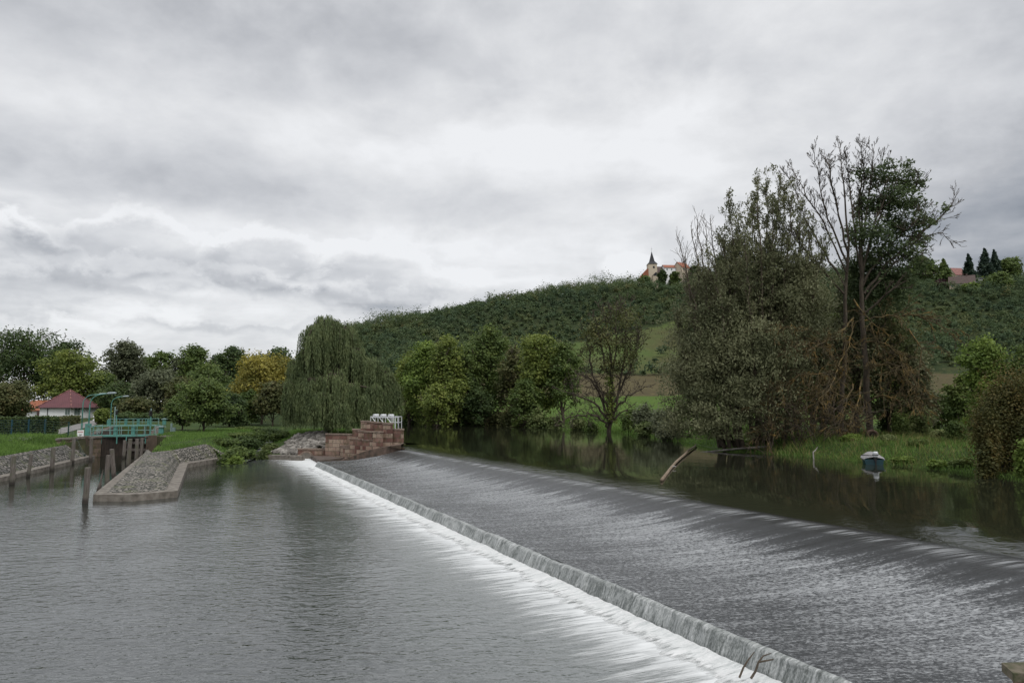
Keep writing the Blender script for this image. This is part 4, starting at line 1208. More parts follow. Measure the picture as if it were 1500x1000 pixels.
# sluice lifting gear on the abutment
sl2 = empty('sluice_gear', (-13.5, 70.5, 4), 'white steel sluice lifting gear bolted on top of the stepped abutment', 'lifting gear')
zb = PD(560, 618, 70)[2]
f0 = np.array([XY(540.5, 71.5), 71.5]); f1 = np.array([XY(573.5, 69.3), 69.3]); e = unit(f1 - f0); nn = np.array([-e[1], e[0]]); Lg = np.linalg.norm(f1 - f0)
for off_ in (0.25, .85):
    m1 = MB(); a = f0 + nn * off_; b_ = f1 + nn * off_
    m1.prism([a - nn * .05, b_ - nn * .05, b_ + nn * .05, a + nn * .05], zb + .42, zb + .56, True); m1.build('beam', whitemetal, sl2)
for k in range(4):
    p = f0 + e * (Lg * k / 3)
    for o2 in (.25, .85):
        m1 = MB(); m1.bar((*(p + nn * o2), zb - .15), (*(p + nn * o2), zb + .44), .05); m1.build('leg', whitemetal, sl2)
    if k < 3:
        q = f0 + e * (Lg * (k + .8) / 3)
        m1 = MB(); m1.bar((*(p + nn * .22 + e * .25), zb + .44), (*(q + nn * .22), zb - .1), .045); m1.build('brace', whitemetal, sl2)
        c = f0 + e * (Lg * (k + .45) / 3) + nn * .5
        m1 = MB(); m1.tube([(*(c - nn * .3), zb + .66), (*(c + nn * .3), zb + .66)], [.13, .13], 10); m1.box((*c, zb + .565), (.5, .35, .12), math.atan2(e[1], e[0])); m1.build('winch', whitemetal, sl2)
m1 = MB(); g0 = np.array([XY(574.5, 69.0), 69.0]); g1 = np.array([XY(584.5, 68.6), 68.6]); zr = PD(580, 627.5, 68.8)[2]
railing_run(m1, g0, g1, zr, 1.15, 2, .035); g2 = g1 + np.array([.1, 1.1]); railing_run(m1, g1, g2, zr, 1.15, 1, .035); railing_run(m1, g2, g0 + np.array([.1, 1.1]), zr, 1.15, 2, .03)
tag(m1.build('guard_railing', whitemetal, None, (*g0, zr)), 'white guard railing round the top of the right abutment pier', 'railing')

# rubble bank
sv, sq = [], []
icos = [np.array(p) for p in ((0, 0, 1), (.9, 0, .4), (.28, .85, .4), (-.72, .53, .4), (-.72, -.53, .4), (.28, -.85, .4), (.72, .53, -.4), (-.28, .85, -.4), (-.9, 0, -.4), (-.28, -.85, -.4), (.72, -.53, -.4), (0, 0, -1))]
fc = [(0, 1, 2), (0, 2, 3), (0, 3, 4), (0, 4, 5), (0, 5, 1), (1, 6, 2), (2, 7, 3), (3, 8, 4), (4, 9, 5), (5, 10, 1), (6, 7, 2), (7, 8, 3), (8, 9, 4), (9, 10, 5), (10, 6, 1), (11, 7, 6), (11, 8, 7), (11, 9, 8), (11, 10, 9), (11, 6, 10)]
rr_ = []
for k in range(620):
    u = rng.uniform(402, 480); t_ = rng.random()
    y = 76.9 + 7.2 * t_
    if u < 436 and t_ > (u - 398) / 38: continue
    x = XY(u, y); p = np.array([x, y, gz(x, y) + .06]); r = rng.uniform(.18, .42)
    o_ = len(sv); R_ = rng.normal(size=(3, 3)) * .22 + np.eye(3)
    sv += [tuple(p + R_ @ (q * np.array([1.2, .9, .8]) * r)) for q in icos]; sq += [[o_ + a, o_ + b_, o_ + c_] for a, b_, c_ in fc]; rr_ += [rng.random()] * 20
m, nt, b = mat_base('rubble_stone')
at = N(nt, 'ShaderNodeAttribute', attribute_name='rnd'); nz = noise(nt, world_pos(nt), 5, 5)
c_ = ramp(nt, at.outputs['Fac'], [(0, (.12, .11, .10)), (.5, (.22, .205, .185)), (1, (.38, .355, .325))]); nt.links.new(mixc(nt, math_(nt, 'MULTIPLY', nz, .5), c_, (.06, .055, .04)), b.inputs['Base Color']); b.inputs['Roughness'].default_value = .9
tag(mesh_np('rubble', sv, sq, m, rnd=rr_), 'loose pale rubble laid on the slope beside the abutment', 'rubble', kind='stuff')
# near corner pillar
npil = empty('stone_pillar', (8.0, 10.6, 0), 'mossy capped sandstone pillar at the near end of the weir', 'pillar')
zt = PD(1484, 982, 10.6)[2]; x0 = PD(1488, 985, 10.6)[0]
m1 = MB(); m1.prism([(x0, 10.6), (x0 + 1.6, 10.75), (x0 + 1.7, 11.0), (x0 + .12, 10.85)], -.3, zt - .13, True); m1.build('shaft', sandstone, npil)
m1 = MB(); m1.prism([(x0 - .1, 10.5), (x0 + 1.7, 10.65), (x0 + 1.8, 11.08), (x0 + .02, 10.93)], zt - .127, zt, True)
m1.build('cap', noise_mat('mossy_cap', [(.35, (.05, .055, .025)), (.5, (.10, .09, .06)), (.7, (.17, .14, .11))], 7, 6, None, .9, .8, .06), npil)

# ------------------------------------------------------------------ houses
def hip_house():
    d = 172; a = np.array([XY(58.5, d), d]); b_ = np.array([XY(103.5, d), d]); z0 = PD(80, 614.5, d)[2]; z1 = PD(80, 596.5, d)[2]
    ang = 0.12; w_ = np.linalg.norm(b_ - a); e = np.array([math.cos(.02), math.sin(.02)]); nn = np.array([.30, .95]); nn /= np.linalg.norm(nn); dp = 7.5
    P = [a, a + e * w_, a + e * w_ + nn * dp, a + nn * dp]
    h = empty('hipped_house', (*a, z0), 'white single storey house with a steep maroon hipped roof beyond the lock', 'house')
    m1 = MB(); m1.prism(P, z0 - .6, z1); m1.build('wall', whitewall, h)
    ov = .75; cen_ = sum(P) / 4
    Ev = [p + unit(p - cen_) * ov * 1.35 for p in P]
    apex = (cen_[0], cen_[1], PD(84, 573, d)[2] + .55)
    zE = z1 - .12
    m1 = MB()
    for i in range(4): m1.face([(*Ev[i], zE), (*Ev[(i + 1) % 4], zE), apex])
    m1.face([(*p, zE) for p in Ev[::-1]]); r = m1.build('roof', roof_dark, h)
    for i in range(4):
        m1 = MB(); m1.bar((*Ev[i], zE + .05), apex, .13, 6); m1.build('ridge_tile', roof_pink, r)
    m1 = MB()
    for i in range(4):
        m1.bar((*Ev[i], zE - .02), (*Ev[(i + 1) % 4], zE - .02), .1, 6)
    m1.build('gutter', black, r)
    def win(s0, s1, za, zb_, base, ee, out):
        q0 = base + ee * s0; q1 = base + ee * s1; o_ = out * .03
        f = MB(); f.prism([q0 + o_, q1 + o_, q1 - out * .08, q0 - out * .08], za, zb_, True); f = f.build('window', whitemetal, h)
        g = MB(); t_ = .09; k0 = base + ee * (s0 + t_) + out * .045; k1 = base + ee * (s1 - t_) + out * .045; mid = (k0 + k1) / 2
        g.face([(*k0, za + t_), (*(mid - ee * .04), za + t_), (*(mid - ee * .04), zb_ - t_), (*k0, zb_ - t_)]); g.face([(*(mid + ee * .04), za + t_), (*k1, za + t_), (*k1, zb_ - t_), (*(mid + ee * .04), zb_ - t_)]); g.build('pane', glassm, f)
    out = np.array([e[1], -e[0]])
    win(w_ * .815, w_ * .985, z0 + 1.15, z1 - .25, a, e, out)
    outr = np.array([nn[1], -nn[0]])
    win(.9, 2.6, z0 + 1.1, z1 - .25, P[1], nn, outr)
    m1 = MB(); q = a + e * w_ * .26 + out * .09; m1.bar((*q, z0 - .3), (*q, z1), .075); m1.build('downpipe', black, h)
hip_house()
def gable_house(name, label, ua, ub, d, da, v_eave, v_ridge, v_base, dp, wm, rm, wins=0, ov=.4, chim=False, gable_m=None):
    """long side towards the camera; ridge parallel to that side"""
    a = np.array([XY(ua, d), d]); b_ = np.array([XY(ub, d + da), d + da]); e = unit(b_ - a); nn = np.array([-e[1], e[0]])
    if nn[1] < 0: nn = -nn
    zt = PD(ua, v_eave, d)[2]; zr_ = PD(ua, v_ridge, d)[2] + 0; zb_ = PD(ua, v_base, d)[2]
    h = empty(name, (*a, zb_), label, 'house' if 'church' not in name else 'church')
    P = [a, b_, b_ + nn * dp, a + nn * dp]
    m1 = MB(); m1.prism(P, zb_ - 8, zt); m1.build('wall', wm, h)
    for s in (0, 1):
        p, q = (P[0], P[3]) if s == 0 else (P[1], P[2]); mm = (p + q) / 2; m1 = MB()
        m1.face([(*p, zt + .002), (*q, zt + .002), (*mm, zr_ - .05)]); m1.build('gable', gable_m or wm, h)
    r0 = (P[0] + P[3]) / 2 - e * ov; r1 = (P[1] + P[2]) / 2 + e * ov; dz = (zr_ - zt) * ov / (dp / 2)
    m1 = MB(); c0, c1 = P[0] - e * ov - nn * ov, P[1] + e * ov - nn * ov; d0, d1 = P[3] - e * ov + nn * ov, P[2] + e * ov + nn * ov
    for th in (0, .18):
        m1.face([(*c0, zt - dz + th), (*c1, zt - dz + th), (*r1, zr_ + th), (*r0, zr_ + th)]); m1.face([(*d1, zt - dz + th), (*d0, zt - dz + th), (*r0, zr_ + th), (*r1, zr_ + th)])
    m1.face([(*c0, zt - dz), (*c1, zt - dz), (*c1, zt - dz + .18), (*c0, zt - dz + .18)])
    for A1, R1, B1 in ((c0, r0, d0), (c1, r1, d1)):
        m1.face([(*A1, zt - dz), (*R1, zr_), (*R1, zr_ + .18), (*A1, zt - dz + .18)]); m1.face([(*B1, zt - dz), (*R1, zr_), (*R1, zr_ + .18), (*B1, zt - dz + .18)])
    rf = m1.build('roof', rm, h)
    L = np.linalg.norm(b_ - a); out = -nn
    for k in range(wins):
        s = L * (k + .5) / wins; q0 = a + e * (s - .5) + out * .03; q1 = a + e * (s + .5) + out * .03; zc_ = (zt + max(zb_, zt - 3)) / 2 + .1
        f = MB(); f.prism([q0, q1, q1 + nn * .1, q0 + nn * .1], zc_ - .7, zc_ + .7, True); f = f.build('window', whitemetal, h)
        g = MB(); g.face([(*(q0 + e * .1 + out * .01), zc_ - .6), (*(q1 - e * .1 + out * .01), zc_ - .6), (*(q1 - e * .1 + out * .01), zc_ + .6), (*(q0 + e * .1 + out * .01), zc_ + .6)]); g.build('pane', glassm, f)
    if chim:
        c = (r0 + r1) / 2 + e * L * .2; m1 = MB(); m1.box((*c, zr_ - .6), (.7, .7, 1.8)); m1.build('chimney', roof_brown, rf)
    return h
h2 = gable_house('outbuilding', 'low white outbuilding with an orange tiled roof left of the maroon roofed house', 38, 60.5, 178, .5, 599.5, 587, 614.5, 8, whitewall, roof_orange, 0, .7)
p = PD(56.5, 607.5, 177.7); m1 = MB(); m1.box((p[0], p[1] - .02, p[2] - .2), (.9, .12, 1.25)); f = m1.build('window', roof_brown, h2)
# hilltop houses on the right
gable_house('hillside_house', 'long brown roofed house with a peach gable among trees on the right hilltop', 1401, 1439, 408, -7, 416, 404.5, 424, 8.5, cream, roof_brown, 4, .5, True, peach)
gable_house('tall_house', 'narrow tall house with a pinkish red roof behind the brown roofed one', 1411.5, 1427, 432, 1, 402, 391, 416, 7.5, cream, roof_pink, 2, .3)
gable_house('small_house', 'small grey roofed house half hidden right of the peach gable', 1447, 1458, 412, 1, 408.5, 405.5, 416, 6, whitewall, roof_slate, 1, .3)
# hilltop church
DC = 436
def ch():
    z0 = PD(960, 409, DC)[2]; zt = PD(960, 386.2, DC)[2]; tip = PD(959, 366.5, DC)[2]
    xl, xr = XY(953.6, DC), XY(966.6, DC); w_ = xr - xl; cx, cy = (xl + xr) / 2, DC + w_ / 2
    c = empty('hilltop_church', (cx, cy, z0), 'hilltop church with a cream square tower and slender dark spire', 'church')
    m1 = MB(); m1.box((cx, cy, z0 - 9), (w_, w_, zt - z0 + 9), 0); m1.build('tower', cream, c)
    m1 = MB(); hw = w_ / 2 + .35
    sq_ = [(cx - hw, cy - hw), (cx + hw, cy - hw), (cx + hw, cy + hw), (cx - hw, cy + hw)]; zz_ = zt + (tip - zt) * .22; hw2 = w_ * .27
    s2 = [(cx - hw2, cy - hw2), (cx + hw2, cy - hw2), (cx + hw2, cy + hw2), (cx - hw2, cy + hw2)]
    for i in range(4):
        j = (i + 1) % 4
        m1.face([(*sq_[i], zt - .1), (*sq_[j], zt - .1), (*s2[j], zz_), (*s2[i], zz_)]); m1.face([(*s2[i], zz_), (*s2[j], zz_), (cx, cy, tip)])
    m1.face([(*p, zt - .1) for p in sq_[::-1]])
    spo = m1.build('spire', roof_slate, c)
    m1 = MB(); m1.bar((cx, cy, tip - .3), (cx, cy, tip + 2.6), .09, 6); m1.box((cx, cy, tip + 1.5), (1.2, .14, .16)); m1.tube([(cx, cy, tip + .3), (cx, cy, tip + .6), (cx, cy, tip + .9)], [.06, .3, .06], 8); m1.build('cross', whitemetal, spo)
    m1 = MB(); m1.box((cx + w_ * .12, cy - w_ / 2 - .04, zt - 2.9), (1.15, .12, 1.4)); m1.build('belfry_opening', black, c)
    m1 = MB(); m1.prism([(cx - .2, cy - hw - 1.6), (cx + 3.3, cy - hw - 1.6), (cx + 3.3, cy - w_ / 2 - .02), (cx - .2, cy - w_ / 2 - .02)], z0 - 9, z0 + 2.2)
    m1.build('porch', cream, c)
    m1 = MB(); y0 = cy - hw - 1.9
    m1.face([(cx - .6, y0, z0 + 2.1), (cx + 1.55, y0, z0 + 4.3), (cx + 1.55, cy - w_ / 2 - .05, z0 + 4.3), (cx - .6, cy - w_ / 2 - .05, z0 + 2.1)]); m1.face([(cx + 1.55, y0, z0 + 4.3), (cx + 3.7, y0, z0 + 2.1), (cx + 3.7, cy - w_ / 2 - .05, z0 + 2.1), (cx + 1.55, cy - w_ / 2 - .05, z0 + 4.3)])
    m1.face([(cx - .5, y0 + .05, z0 + 2.1), (cx + 3.6, y0 + .05, z0 + 2.1), (cx + 1.55, y0 + .05, z0 + 4.25)]); m1.build('porch_roof', roof_slate, c)
    # nave: steep orange roof running down to the left
    m1 = MB(); xl2 = XY(940, DC); zl = PD(941, 406.5, DC)[2]; zh = PD(951.5, 393.5, DC)[2]; xm = XY(951.5, DC)
    m1.face([(xl2, cy - 3, zl), (xm, cy - 3, zh), (xm, cy + 7, zh), (xl2, cy + 7, zl)][::-1]); m1.face([(xl2, cy - 3, zl), (xl - .02, cy - 3, zl - .3), (xl - .02, cy - 3, zh), (xm, cy - 3, zh)]); m1.face([(xm, cy - 3, zh), (xl - .02, cy - 3, zh), (xl - .02, cy + 7, zh), (xm, cy + 7, zh)])
    m1.build('nave_roof', roof_orange, c)
    m1 = MB(); m1.prism([(xl2 + .4, cy - 2.8), (xl - .03, cy - 2.8), (xl - .03, cy + 6.8), (xl2 + .4, cy + 6.8)], z0 - 10, zl - .05); m1.build('nave_wall', cream, c)
ch()
gable_house('church_annex', 'brownish red roofed building joining the church tower on its right', 967.2, 979, DC + 4, 0, 399, 389, 408, 8, cream, roof_brown, 0, .2)
gable_house('parsonage', 'long pale hilltop building with a bright orange roof right of the church', 978, 1005, DC + 2, 1, 391.5, 386.5, 404, 8, whitewall, roof_orange, 4, .4)
gable_house('gabled_house', 'taller orange roofed house at the right end of the church hill', 1003, 1016, DC - 1, 5, 390.5, 382.5, 402, 7, cream, roof_orange, 2, .3, True)
# ------------------------------------------------------------------ boat and drifting timber
def boat():
    ps = PZ(1281, 680.5, ZU); dirb = unit(np.array([.36, .93])); nrm_ = np.array([dirb[1], -dirb[0]])
    b0 = np.array(ps[:2]); L = 3.0; n = 15
    bt = empty('rowing_boat', (*b0, ZU), 'small teal dinghy under a grey cover moored by the grassy bank', 'boat')
    st = np.linspace(0, 1, n); hb = .62 * np.clip(1 - (np.clip(st - .3, 0, 1) / .7) ** 2.3, 0.02, 1) * (.9 + .1 * np.clip(st / .3, 0, 1)); gun = .34 + .20 * st ** 2
    prof = [(0, -.22), (.55, -.2), (.88, .02), (1, None)]
    V = []
    for i in range(n):
        c = b0 + dirb * L * st[i]
        row = []
        for sx in (-1, 1):
            seq = prof[::-1] if sx < 0 else prof[1:]
            for k, (fx, fz) in enumerate(seq):
                z = gun[i] if fz is None else fz
                q = c + nrm_ * sx * hb[i] * fx; row.append((*q, ZU + z))
        V.append(row)
    k = len(V[0]); vv = [p for r in V for p in r]; q = []
    for i in range(n - 1):
        for j in range(k - 1): q.append([i * k + j, i * k + j + 1, (i + 1) * k + j + 1, (i + 1) * k + j])
    me = MB()
    for f in q: me.face([vv[x] for x in f])
    me.face([vv[j] for j in range(k)])
    me.build('hull', hullm, bt)
    # rubbing strake + stretched cover
    for sx in (-1, 1):
        m1 = MB(); m1.tube([(*(b0 + dirb * L * st[i] + nrm_ * sx * hb[i] * 1.02), ZU + gun[i]) for i in range(n)], [.045] * n, 6); m1.build('gunwale', coverm, bt)
    cv = []; cq = []; kk = 9
    for i in range(n):
        for j in range(kk):
            s = -1 + 2 * j / (kk - 1)
            cv.append((*(b0 + dirb * L * st[i] + nrm_ * s * hb[i] * 1.03), ZU + gun[i] + .03 + .30 * (1 - s * s) * math.sin(math.pi * min(max(st[i] * .9 + .08, 0), 1)) ** .8))
    for i in range(n - 1):
        for j in range(kk - 1): cq.append([i * kk + j, i * kk + j + 1, (i + 1) * kk + j + 1, (i + 1) * kk + j])
    mesh_np('cover', cv, cq, coverm, bt, smooth=True)
    # outboard motor hung on the transom
    mo = b0 - dirb * .18 + nrm_ * .06
    m1 = MB(); m1.bar((*mo, ZU - .4), (*mo, ZU + .5), .05, 8); ob = m1.build('outboard_motor', black, bt)
    m1 = MB(); m1.tube([(*mo, ZU + .48), (*mo, ZU + .54), (*(mo - dirb * .02), ZU + .78), (*(mo - dirb * .02), ZU + .84)], [.10, .17, .16, .09], 10); m1.build('cowling', whitemetal, ob)
    m1 = MB(); m1.tube([(*mo, ZU + .60), (*mo, ZU + .66)], [.178, .178], 10); m1.build('cowling_band', black, ob)
    m1 = MB(); m1.bar((*(mo + dirb * .1), ZU + .58), (*(mo + dirb * .75 - nrm_ * .75), ZU + .56), .03); m1.build('tiller', black, ob)
    m1 = MB(); m1.box((*(mo + dirb * .12), ZU + .28), (.26, .16, .3), math.atan2(dirb[1], dirb[0])); m1.build('clamp', black, ob)
boat()
logm = noise_mat('bare_log', [(.3, (.10, .075, .055)), (.55, (.21, .16, .115)), (.75, (.30, .24, .18))], 2.5, 5, (1, 1, 1), .8)
greylog = noise_mat('silver_log', [(.3, (.15, .135, .12)), (.7, (.38, .355, .33))], 3, 5)
a = PZ(969, 704.5, ZU); b_ = PZ(1018, 655.5, ZU)
path = wiggle(a + np.array([0, 0, .05]), b_ + np.array([0, 0, .12]), 9, .01); path[:, 0] += np.sin(np.linspace(0, math.pi, 9)) * -.2
lg = empty('drift_log', tuple(a), 'long pale stripped trunk floating out from the wooded bank', 'log')
m1 = MB(); m1.tube(path, np.linspace(.085, .075, 9), 9); m1.build('trunk', logm, lg, smooth=True)
m1 = MB(); q = path[2]; m1.tube([q, q + np.array([.15, 0, .06]), q + np.array([.28, -.05, .05])], [.06, .045, .025], 6); m1.build('branch_stub', greylog, lg)
for k in range(2):
    q = path[-1]; m1 = MB(); d_ = rng.normal(size=3) * .2 + np.array([.3, .3, .12]); m1.tube([q, q + d_ * .5, q + d_ * 1.0], [.07, .05, .02], 6); m1.build('root', bark, lg)
a = PZ(1030, 661.5, ZU); b_ = PD(1158, 653, a[1] + .3)
o = MB(); pth = wiggle(a - np.array([.3, 0, .05]), b_, 8, .015, -.01); o.tube(pth, np.linspace(.05, .13, 8), 7)
tag(o.build('leaning_log', greylog, None, tuple(a), smooth=True), 'silvery log rising at a low angle out of the pool before the willow', 'log')
a = PZ(1192, 672.5, ZU); o = MB(); o.tube([a - np.array([0, 0, .4]), a + np.array([-.02, 0, .5]), a + np.array([.12, 0, .6]), a + np.array([.36, .1, .85])], [.05, .045, .035, .022], 6)
tag(o.build('broken_branch', greylog, None, tuple(a)), 'pale bent branch poking out of the pool below the thicket', 'branch')
# branch caught on the sill
a = PZ(1089, 987, .05)
brn = empty('snagged_branch', tuple(a), 'dark forked branch snagged in the white water at the weir foot', 'branch')
def PP_(u, v, d): return PD(u, v, d)
d_ = a[1] - .5
m1 = MB(); m1.tube([PP_(1083, 992, d_), PP_(1089, 977, d_ + .05), PP_(1096, 966, d_ + .1), PP_(1105, 954, d_ + .15)], [.022, .02, .016, .008], 6); m1.build('twig', bark, brn)
m1 = MB(); m1.tube([PP_(1100, 993, d_ - .05), PP_(1107, 982, d_), PP_(1111, 969, d_ + .05), PP_(1118, 960, d_ + .1), PP_(1130, 956, d_ + .1)], [.026, .024, .02, .013, .007], 6)
m1.tube([PP_(1112, 969, d_ + .05), PP_(1122, 967, d_ + .05), PP_(1133, 965, d_ + .08)], [.018, .018, .012], 6); m1.build('branch', bark, brn)
#PART4
# ------------------------------------------------------------------ vegetation
G_DARK = leaf_mat('leaf_dark', [(.012, .022, .009), (.028, .044, .014), (.045, .062, .02)])
G_MID = leaf_mat('leaf_mid', [(.022, .036, .011), (.045, .066, .018), (.075, .095, .025)])
G_YEL = leaf_mat('leaf_yellowgreen', [(.032, .048, .012), (.07, .09, .02), (.112, .126, .029)])
G_LIME = leaf_mat('leaf_lime', [(.029, .05, .012), (.066, .096, .02), (.102, .134, .029)])
G_GOLD = leaf_mat('leaf_gold', [(.05, .058, .016), (.13, .115, .026), (.24, .155, .03)], .25)
G_GREY = leaf_mat('leaf_greygreen', [(.028, .034, .02), (.055, .063, .036), (.09, .098, .06)])
G_BROWN = leaf_mat('leaf_brown', [(.024, .032, .012), (.046, .052, .019), (.072, .063, .026)])
G_RUST = leaf_mat('leaf_rust', [(.02, .027, .009), (.043, .042, .013), (.078, .052, .015)], .6)
G_MIDB = leaf_mat('leaf_thin', [(.026, .034, .013), (.05, .056, .02), (.08, .076, .028)])
G_SALLOW = leaf_mat('leaf_sallow', [(.032, .038, .019), (.066, .071, .036), (.112, .114, .064)])
G_WILLOW = leaf_mat('leaf_willow', [(.03, .042, .018), (.058, .076, .032), (.095, .112, .05)], .5)
G_CONI = leaf_mat('leaf_conifer', [(.007, .015, .011), (.014, .026, .017), (.025, .038, .022)])
G_PURP = leaf_mat('leaf_purple', [(.014, .009, .010), (.03, .014, .016), (.045, .02, .02)])
G_REED = leaf_mat('leaf_reed', [(.028, .042, .014), (.06, .078, .026), (.11, .12, .05)])
G_ASH = leaf_mat('leaf_ash', [(.02, .032, .014), (.036, .051, .021), (.06, .076, .032)])

def tree_at(u, d, vtop, wpx, name, label, mats, n=7000, leaf=None, zoff=0., **k):
    x = XY(u, d); z = gz(x, d) + zoff
    h = PD(u, vtop, d)[2] - z; rw = wpx / F * d
    return broadleaf(name, label, 'tree', x, d, z, h, rw, mats, n, leaf or .0036 * d + .02, **k)
def shrub_at(u, d, vtop, wpx, name, label, mats, n=2200, leaf=None, cat='shrub', **k):
    x = XY(u, d); z = gz(x, d)
    h = max(PD(u, vtop, d)[2] - z, .5); rw = wpx / F * d
    return shrub(name, label, cat, x, d, z, h, rw, mats, n, leaf or .0034 * d + .02, **k)

LW_ = 'trees closing the view left of the willow'
# --- left, far to near
tree_at(28, 205, 484, 62, 'oak_tree', 'tallest dark broad crowned tree at the left edge above the house', G_DARK, 12000, nl=18, group=LW_, low=.1)
tree_at(-45, 215, 490, 50, 'oak_tree', 'dark crowned tree cut by the left picture edge', G_DARK, 6000, group=LW_, low=.1)
tree_at(86, 212, 497, 40, 'oak_tree', 'dark tree whose crown slopes down right of the tallest left tree', G_DARK, 7000, group=LW_, low=.1)
tree_at(100, 190, 512, 42, 'maple_tree', 'lighter yellow green tree rising directly behind the maroon roof', G_YEL, 9500, nl=16, group=LW_, low=.08)
tree_at(150, 196, 545, 30, 'ash_tree', 'dull green lower tree right of the maroon roof', G_MID, 6000, group=LW_, low=.05)
tree_at(181, 228, 497, 31, 'poplar_tree', 'tall airy grey green tree with a rounded top standing alone', G_GREY, 9000, openness=.75, nl=16, group=LW_, low=.12)
tree_at(205, 238, 520, 24, 'ash_tree', 'small crown behind the airy grey green tree on its right', G_MID, 4500, group=LW_)
tree_at(232, 236, 513, 28, 'ash_tree', 'loose topped green tree in the middle of the left skyline', G_MID, 6500, openness=.8, group=LW_)
tree_at(256, 238, 522, 22, 'ash_tree', 'narrow tree in the skyline left of the high lacy crown', G_GREY, 4500, openness=.8, group=LW_)
tree_at(284, 234, 504, 30, 'ash_tree', 'high lacy green crown showing sky between its boughs', G_MID, 7500, openness=.85, nl=15, group=LW_)
tree_at(316, 242, 516, 20, 'alder_tree', 'slender dark tree between the lacy crown and the dark lobed one', G_DARK, 4000, group=LW_)
tree_at(338, 226, 505, 30, 'alder_tree', 'dark lobed tree at the right end of the left skyline', G_DARK, 8500, openness=.7, nl=15, group=LW_)
tree_at(405, 262, 509, 34, 'oak_tree', 'rounded dark crown rising behind the golden willow', G_DARK, 7000, group=LW_, low=.05)
tree_at(372, 250, 520, 26, 'oak_tree', 'dark tree filling the gap behind the golden willow on its left', G_DARK, 5000, group=LW_, low=.05)
tree_at(175, 178, 560, 34, 'field_maple', 'dark thicket tree behind the farthest curved lamp', G_DARK, 5500, group=LW_, low=.02)
tree_at(228, 172, 542, 34, 'grey_willow', 'silvery grey green rounded tree above the farther lock gate', G_GREY, 8000, group=LW_, low=.02)
tree_at(262, 168, 553, 26, 'hawthorn_tree', 'reddish brown tree left of the orchard tree', G_BROWN, 6000, group=LW_, low=.02)
tree_at(300, 185, 532, 36, 'field_maple', 'olive green tree standing right behind the orchard tree top', G_MID, 7000, group=LW_, low=.02)
tree_at(345, 172, 556, 30, 'field_maple', 'shaded tree between the orchard tree and the golden willow', G_DARK, 5500, group=LW_, low=.02)
tree_at(195, 160, 585, 26, 'hawthorn_tree', 'brownish undergrowth tree behind the upper lock signal', G_BROWN, 4000, group=LW_, low=.02)
tree_at(10, 132, 560, 35, 'apple_tree', 'brownish green fruit tree in front of the orange roofed outbuilding', G_BROWN, 8500, low=.05)
tree_at(-25, 128, 570, 30, 'apple_tree', 'brown green fruit tree at the very left edge beside the hedge', G_BROWN, 5000, low=.02)
tree_at(300, 90, 554, 36, 'orchard_tree', 'low spreading orchard tree on a short dark trunk on the lawn', G_MID, 11000, low=.14, nl=15, barkm=bark, flat=.8)
tree_at(268, 96, 572, 20, 'orchard_tree', 'lower lighter bush like crown touching the orchard tree on its left', G_MID, 4500, low=.03)
tree_at(336, 112, 575, 24, 'hazel_tree', 'dark rounded hazel reaching the grass right of the orchard tree', G_DARK, 5500, low=.0)
tree_at(384, 124, 523, 40, 'golden_willow', 'golden yellow willow turning with autumn left of the weeping willow', G_GOLD, 12000, nl=18, low=.25, upright=.25)
tree_at(400, 116, 560, 28, 'plum_tree', 'thin brownish tree with visible trunk in front of the golden willow', G_BROWN, 5500, low=.2, openness=.8, bare=3)
tree_at(362, 120, 572, 22, 'plum_tree', 'olive low tree at the foot of the golden willow', G_MID, 4000, low=.03)
shrub_at(152, 126, 597, 15, 'round_bush', 'rounded yellow green bush on the lawn beside the farthest curved lamp', G_YEL, 3500)
for u, d, vt, w_, lab in ((185, 150, 602, 20, 'dark clipped hedge shrub behind the upper gate on the left'), (215, 150, 603, 22, 'dark hedge shrub behind the upper gate in the middle'), (245, 148, 604, 22, 'dark hedge shrub behind the upper gate on the right'), (275, 140, 606, 22, 'dark shrub behind the orchard trunk'), (318, 140, 603, 18, 'shadowy shrub right of the orchard trunk'), (372, 140, 603, 24, 'shadowy shrub under the golden willow')):
    shrub_at(u, d, vt, w_, 'hedge_shrub', lab, G_DARK, 1800, group='dark shrubs along the back of the lawn')

# hedges by the house (box of leaves)
def hedge(label, pts, hgt, wid, mat, n, leaf):
    pts = [np.array(p) for p in pts]
    hd = empty('hedge', (*pts[0], gz(*pts[0])), label, 'hedge')
    c = []; o = []
    Ls = [np.linalg.norm(b - a) for a, b in zip(pts[:-1], pts[1:])]
    for (a, b), L in zip(zip(pts[:-1], pts[1:]), Ls):
        m = int(n * L / sum(Ls)); s = rng.random(m); e = (b - a) / L; nn = np.array([-e[1], e[0]])
        w_ = rng.uniform(-1, 1, m); hh = rng.random(m) ** .6
        sh = rng.random(m) < .6; w_ = np.where(sh, np.sign(w_), w_)
        q = a + (b - a) * s[:, None] + nn * (w_ * wid / 2)[:, None]
        z = terrain(q[:, 0], q[:, 1]) + hh * hgt * (1 + .07 * fbm(q[:, 0] * 2, q[:, 1], 1., 61))
        c.append(np.column_stack([q, z]) + rng.normal(size=(m, 3)) * .07); o.append(np.column_stack([nn[0] * w_, nn[1] * w_, hh * .5]))
    leaves_obj('foliage', np.concatenate(c), leaf, leaf * .6, mat, hd, .2, np.concatenate(o))
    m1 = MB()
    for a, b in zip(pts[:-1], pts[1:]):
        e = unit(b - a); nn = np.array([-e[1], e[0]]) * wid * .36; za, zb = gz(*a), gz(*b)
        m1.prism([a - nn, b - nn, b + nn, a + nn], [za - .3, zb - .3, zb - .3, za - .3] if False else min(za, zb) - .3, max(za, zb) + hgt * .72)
    m1.build('inner_twigs', noise_mat('hedge_core', [(.3, (.008, .011, .006)), (.7, (.02, .025, .012))], 3, 4), hd)
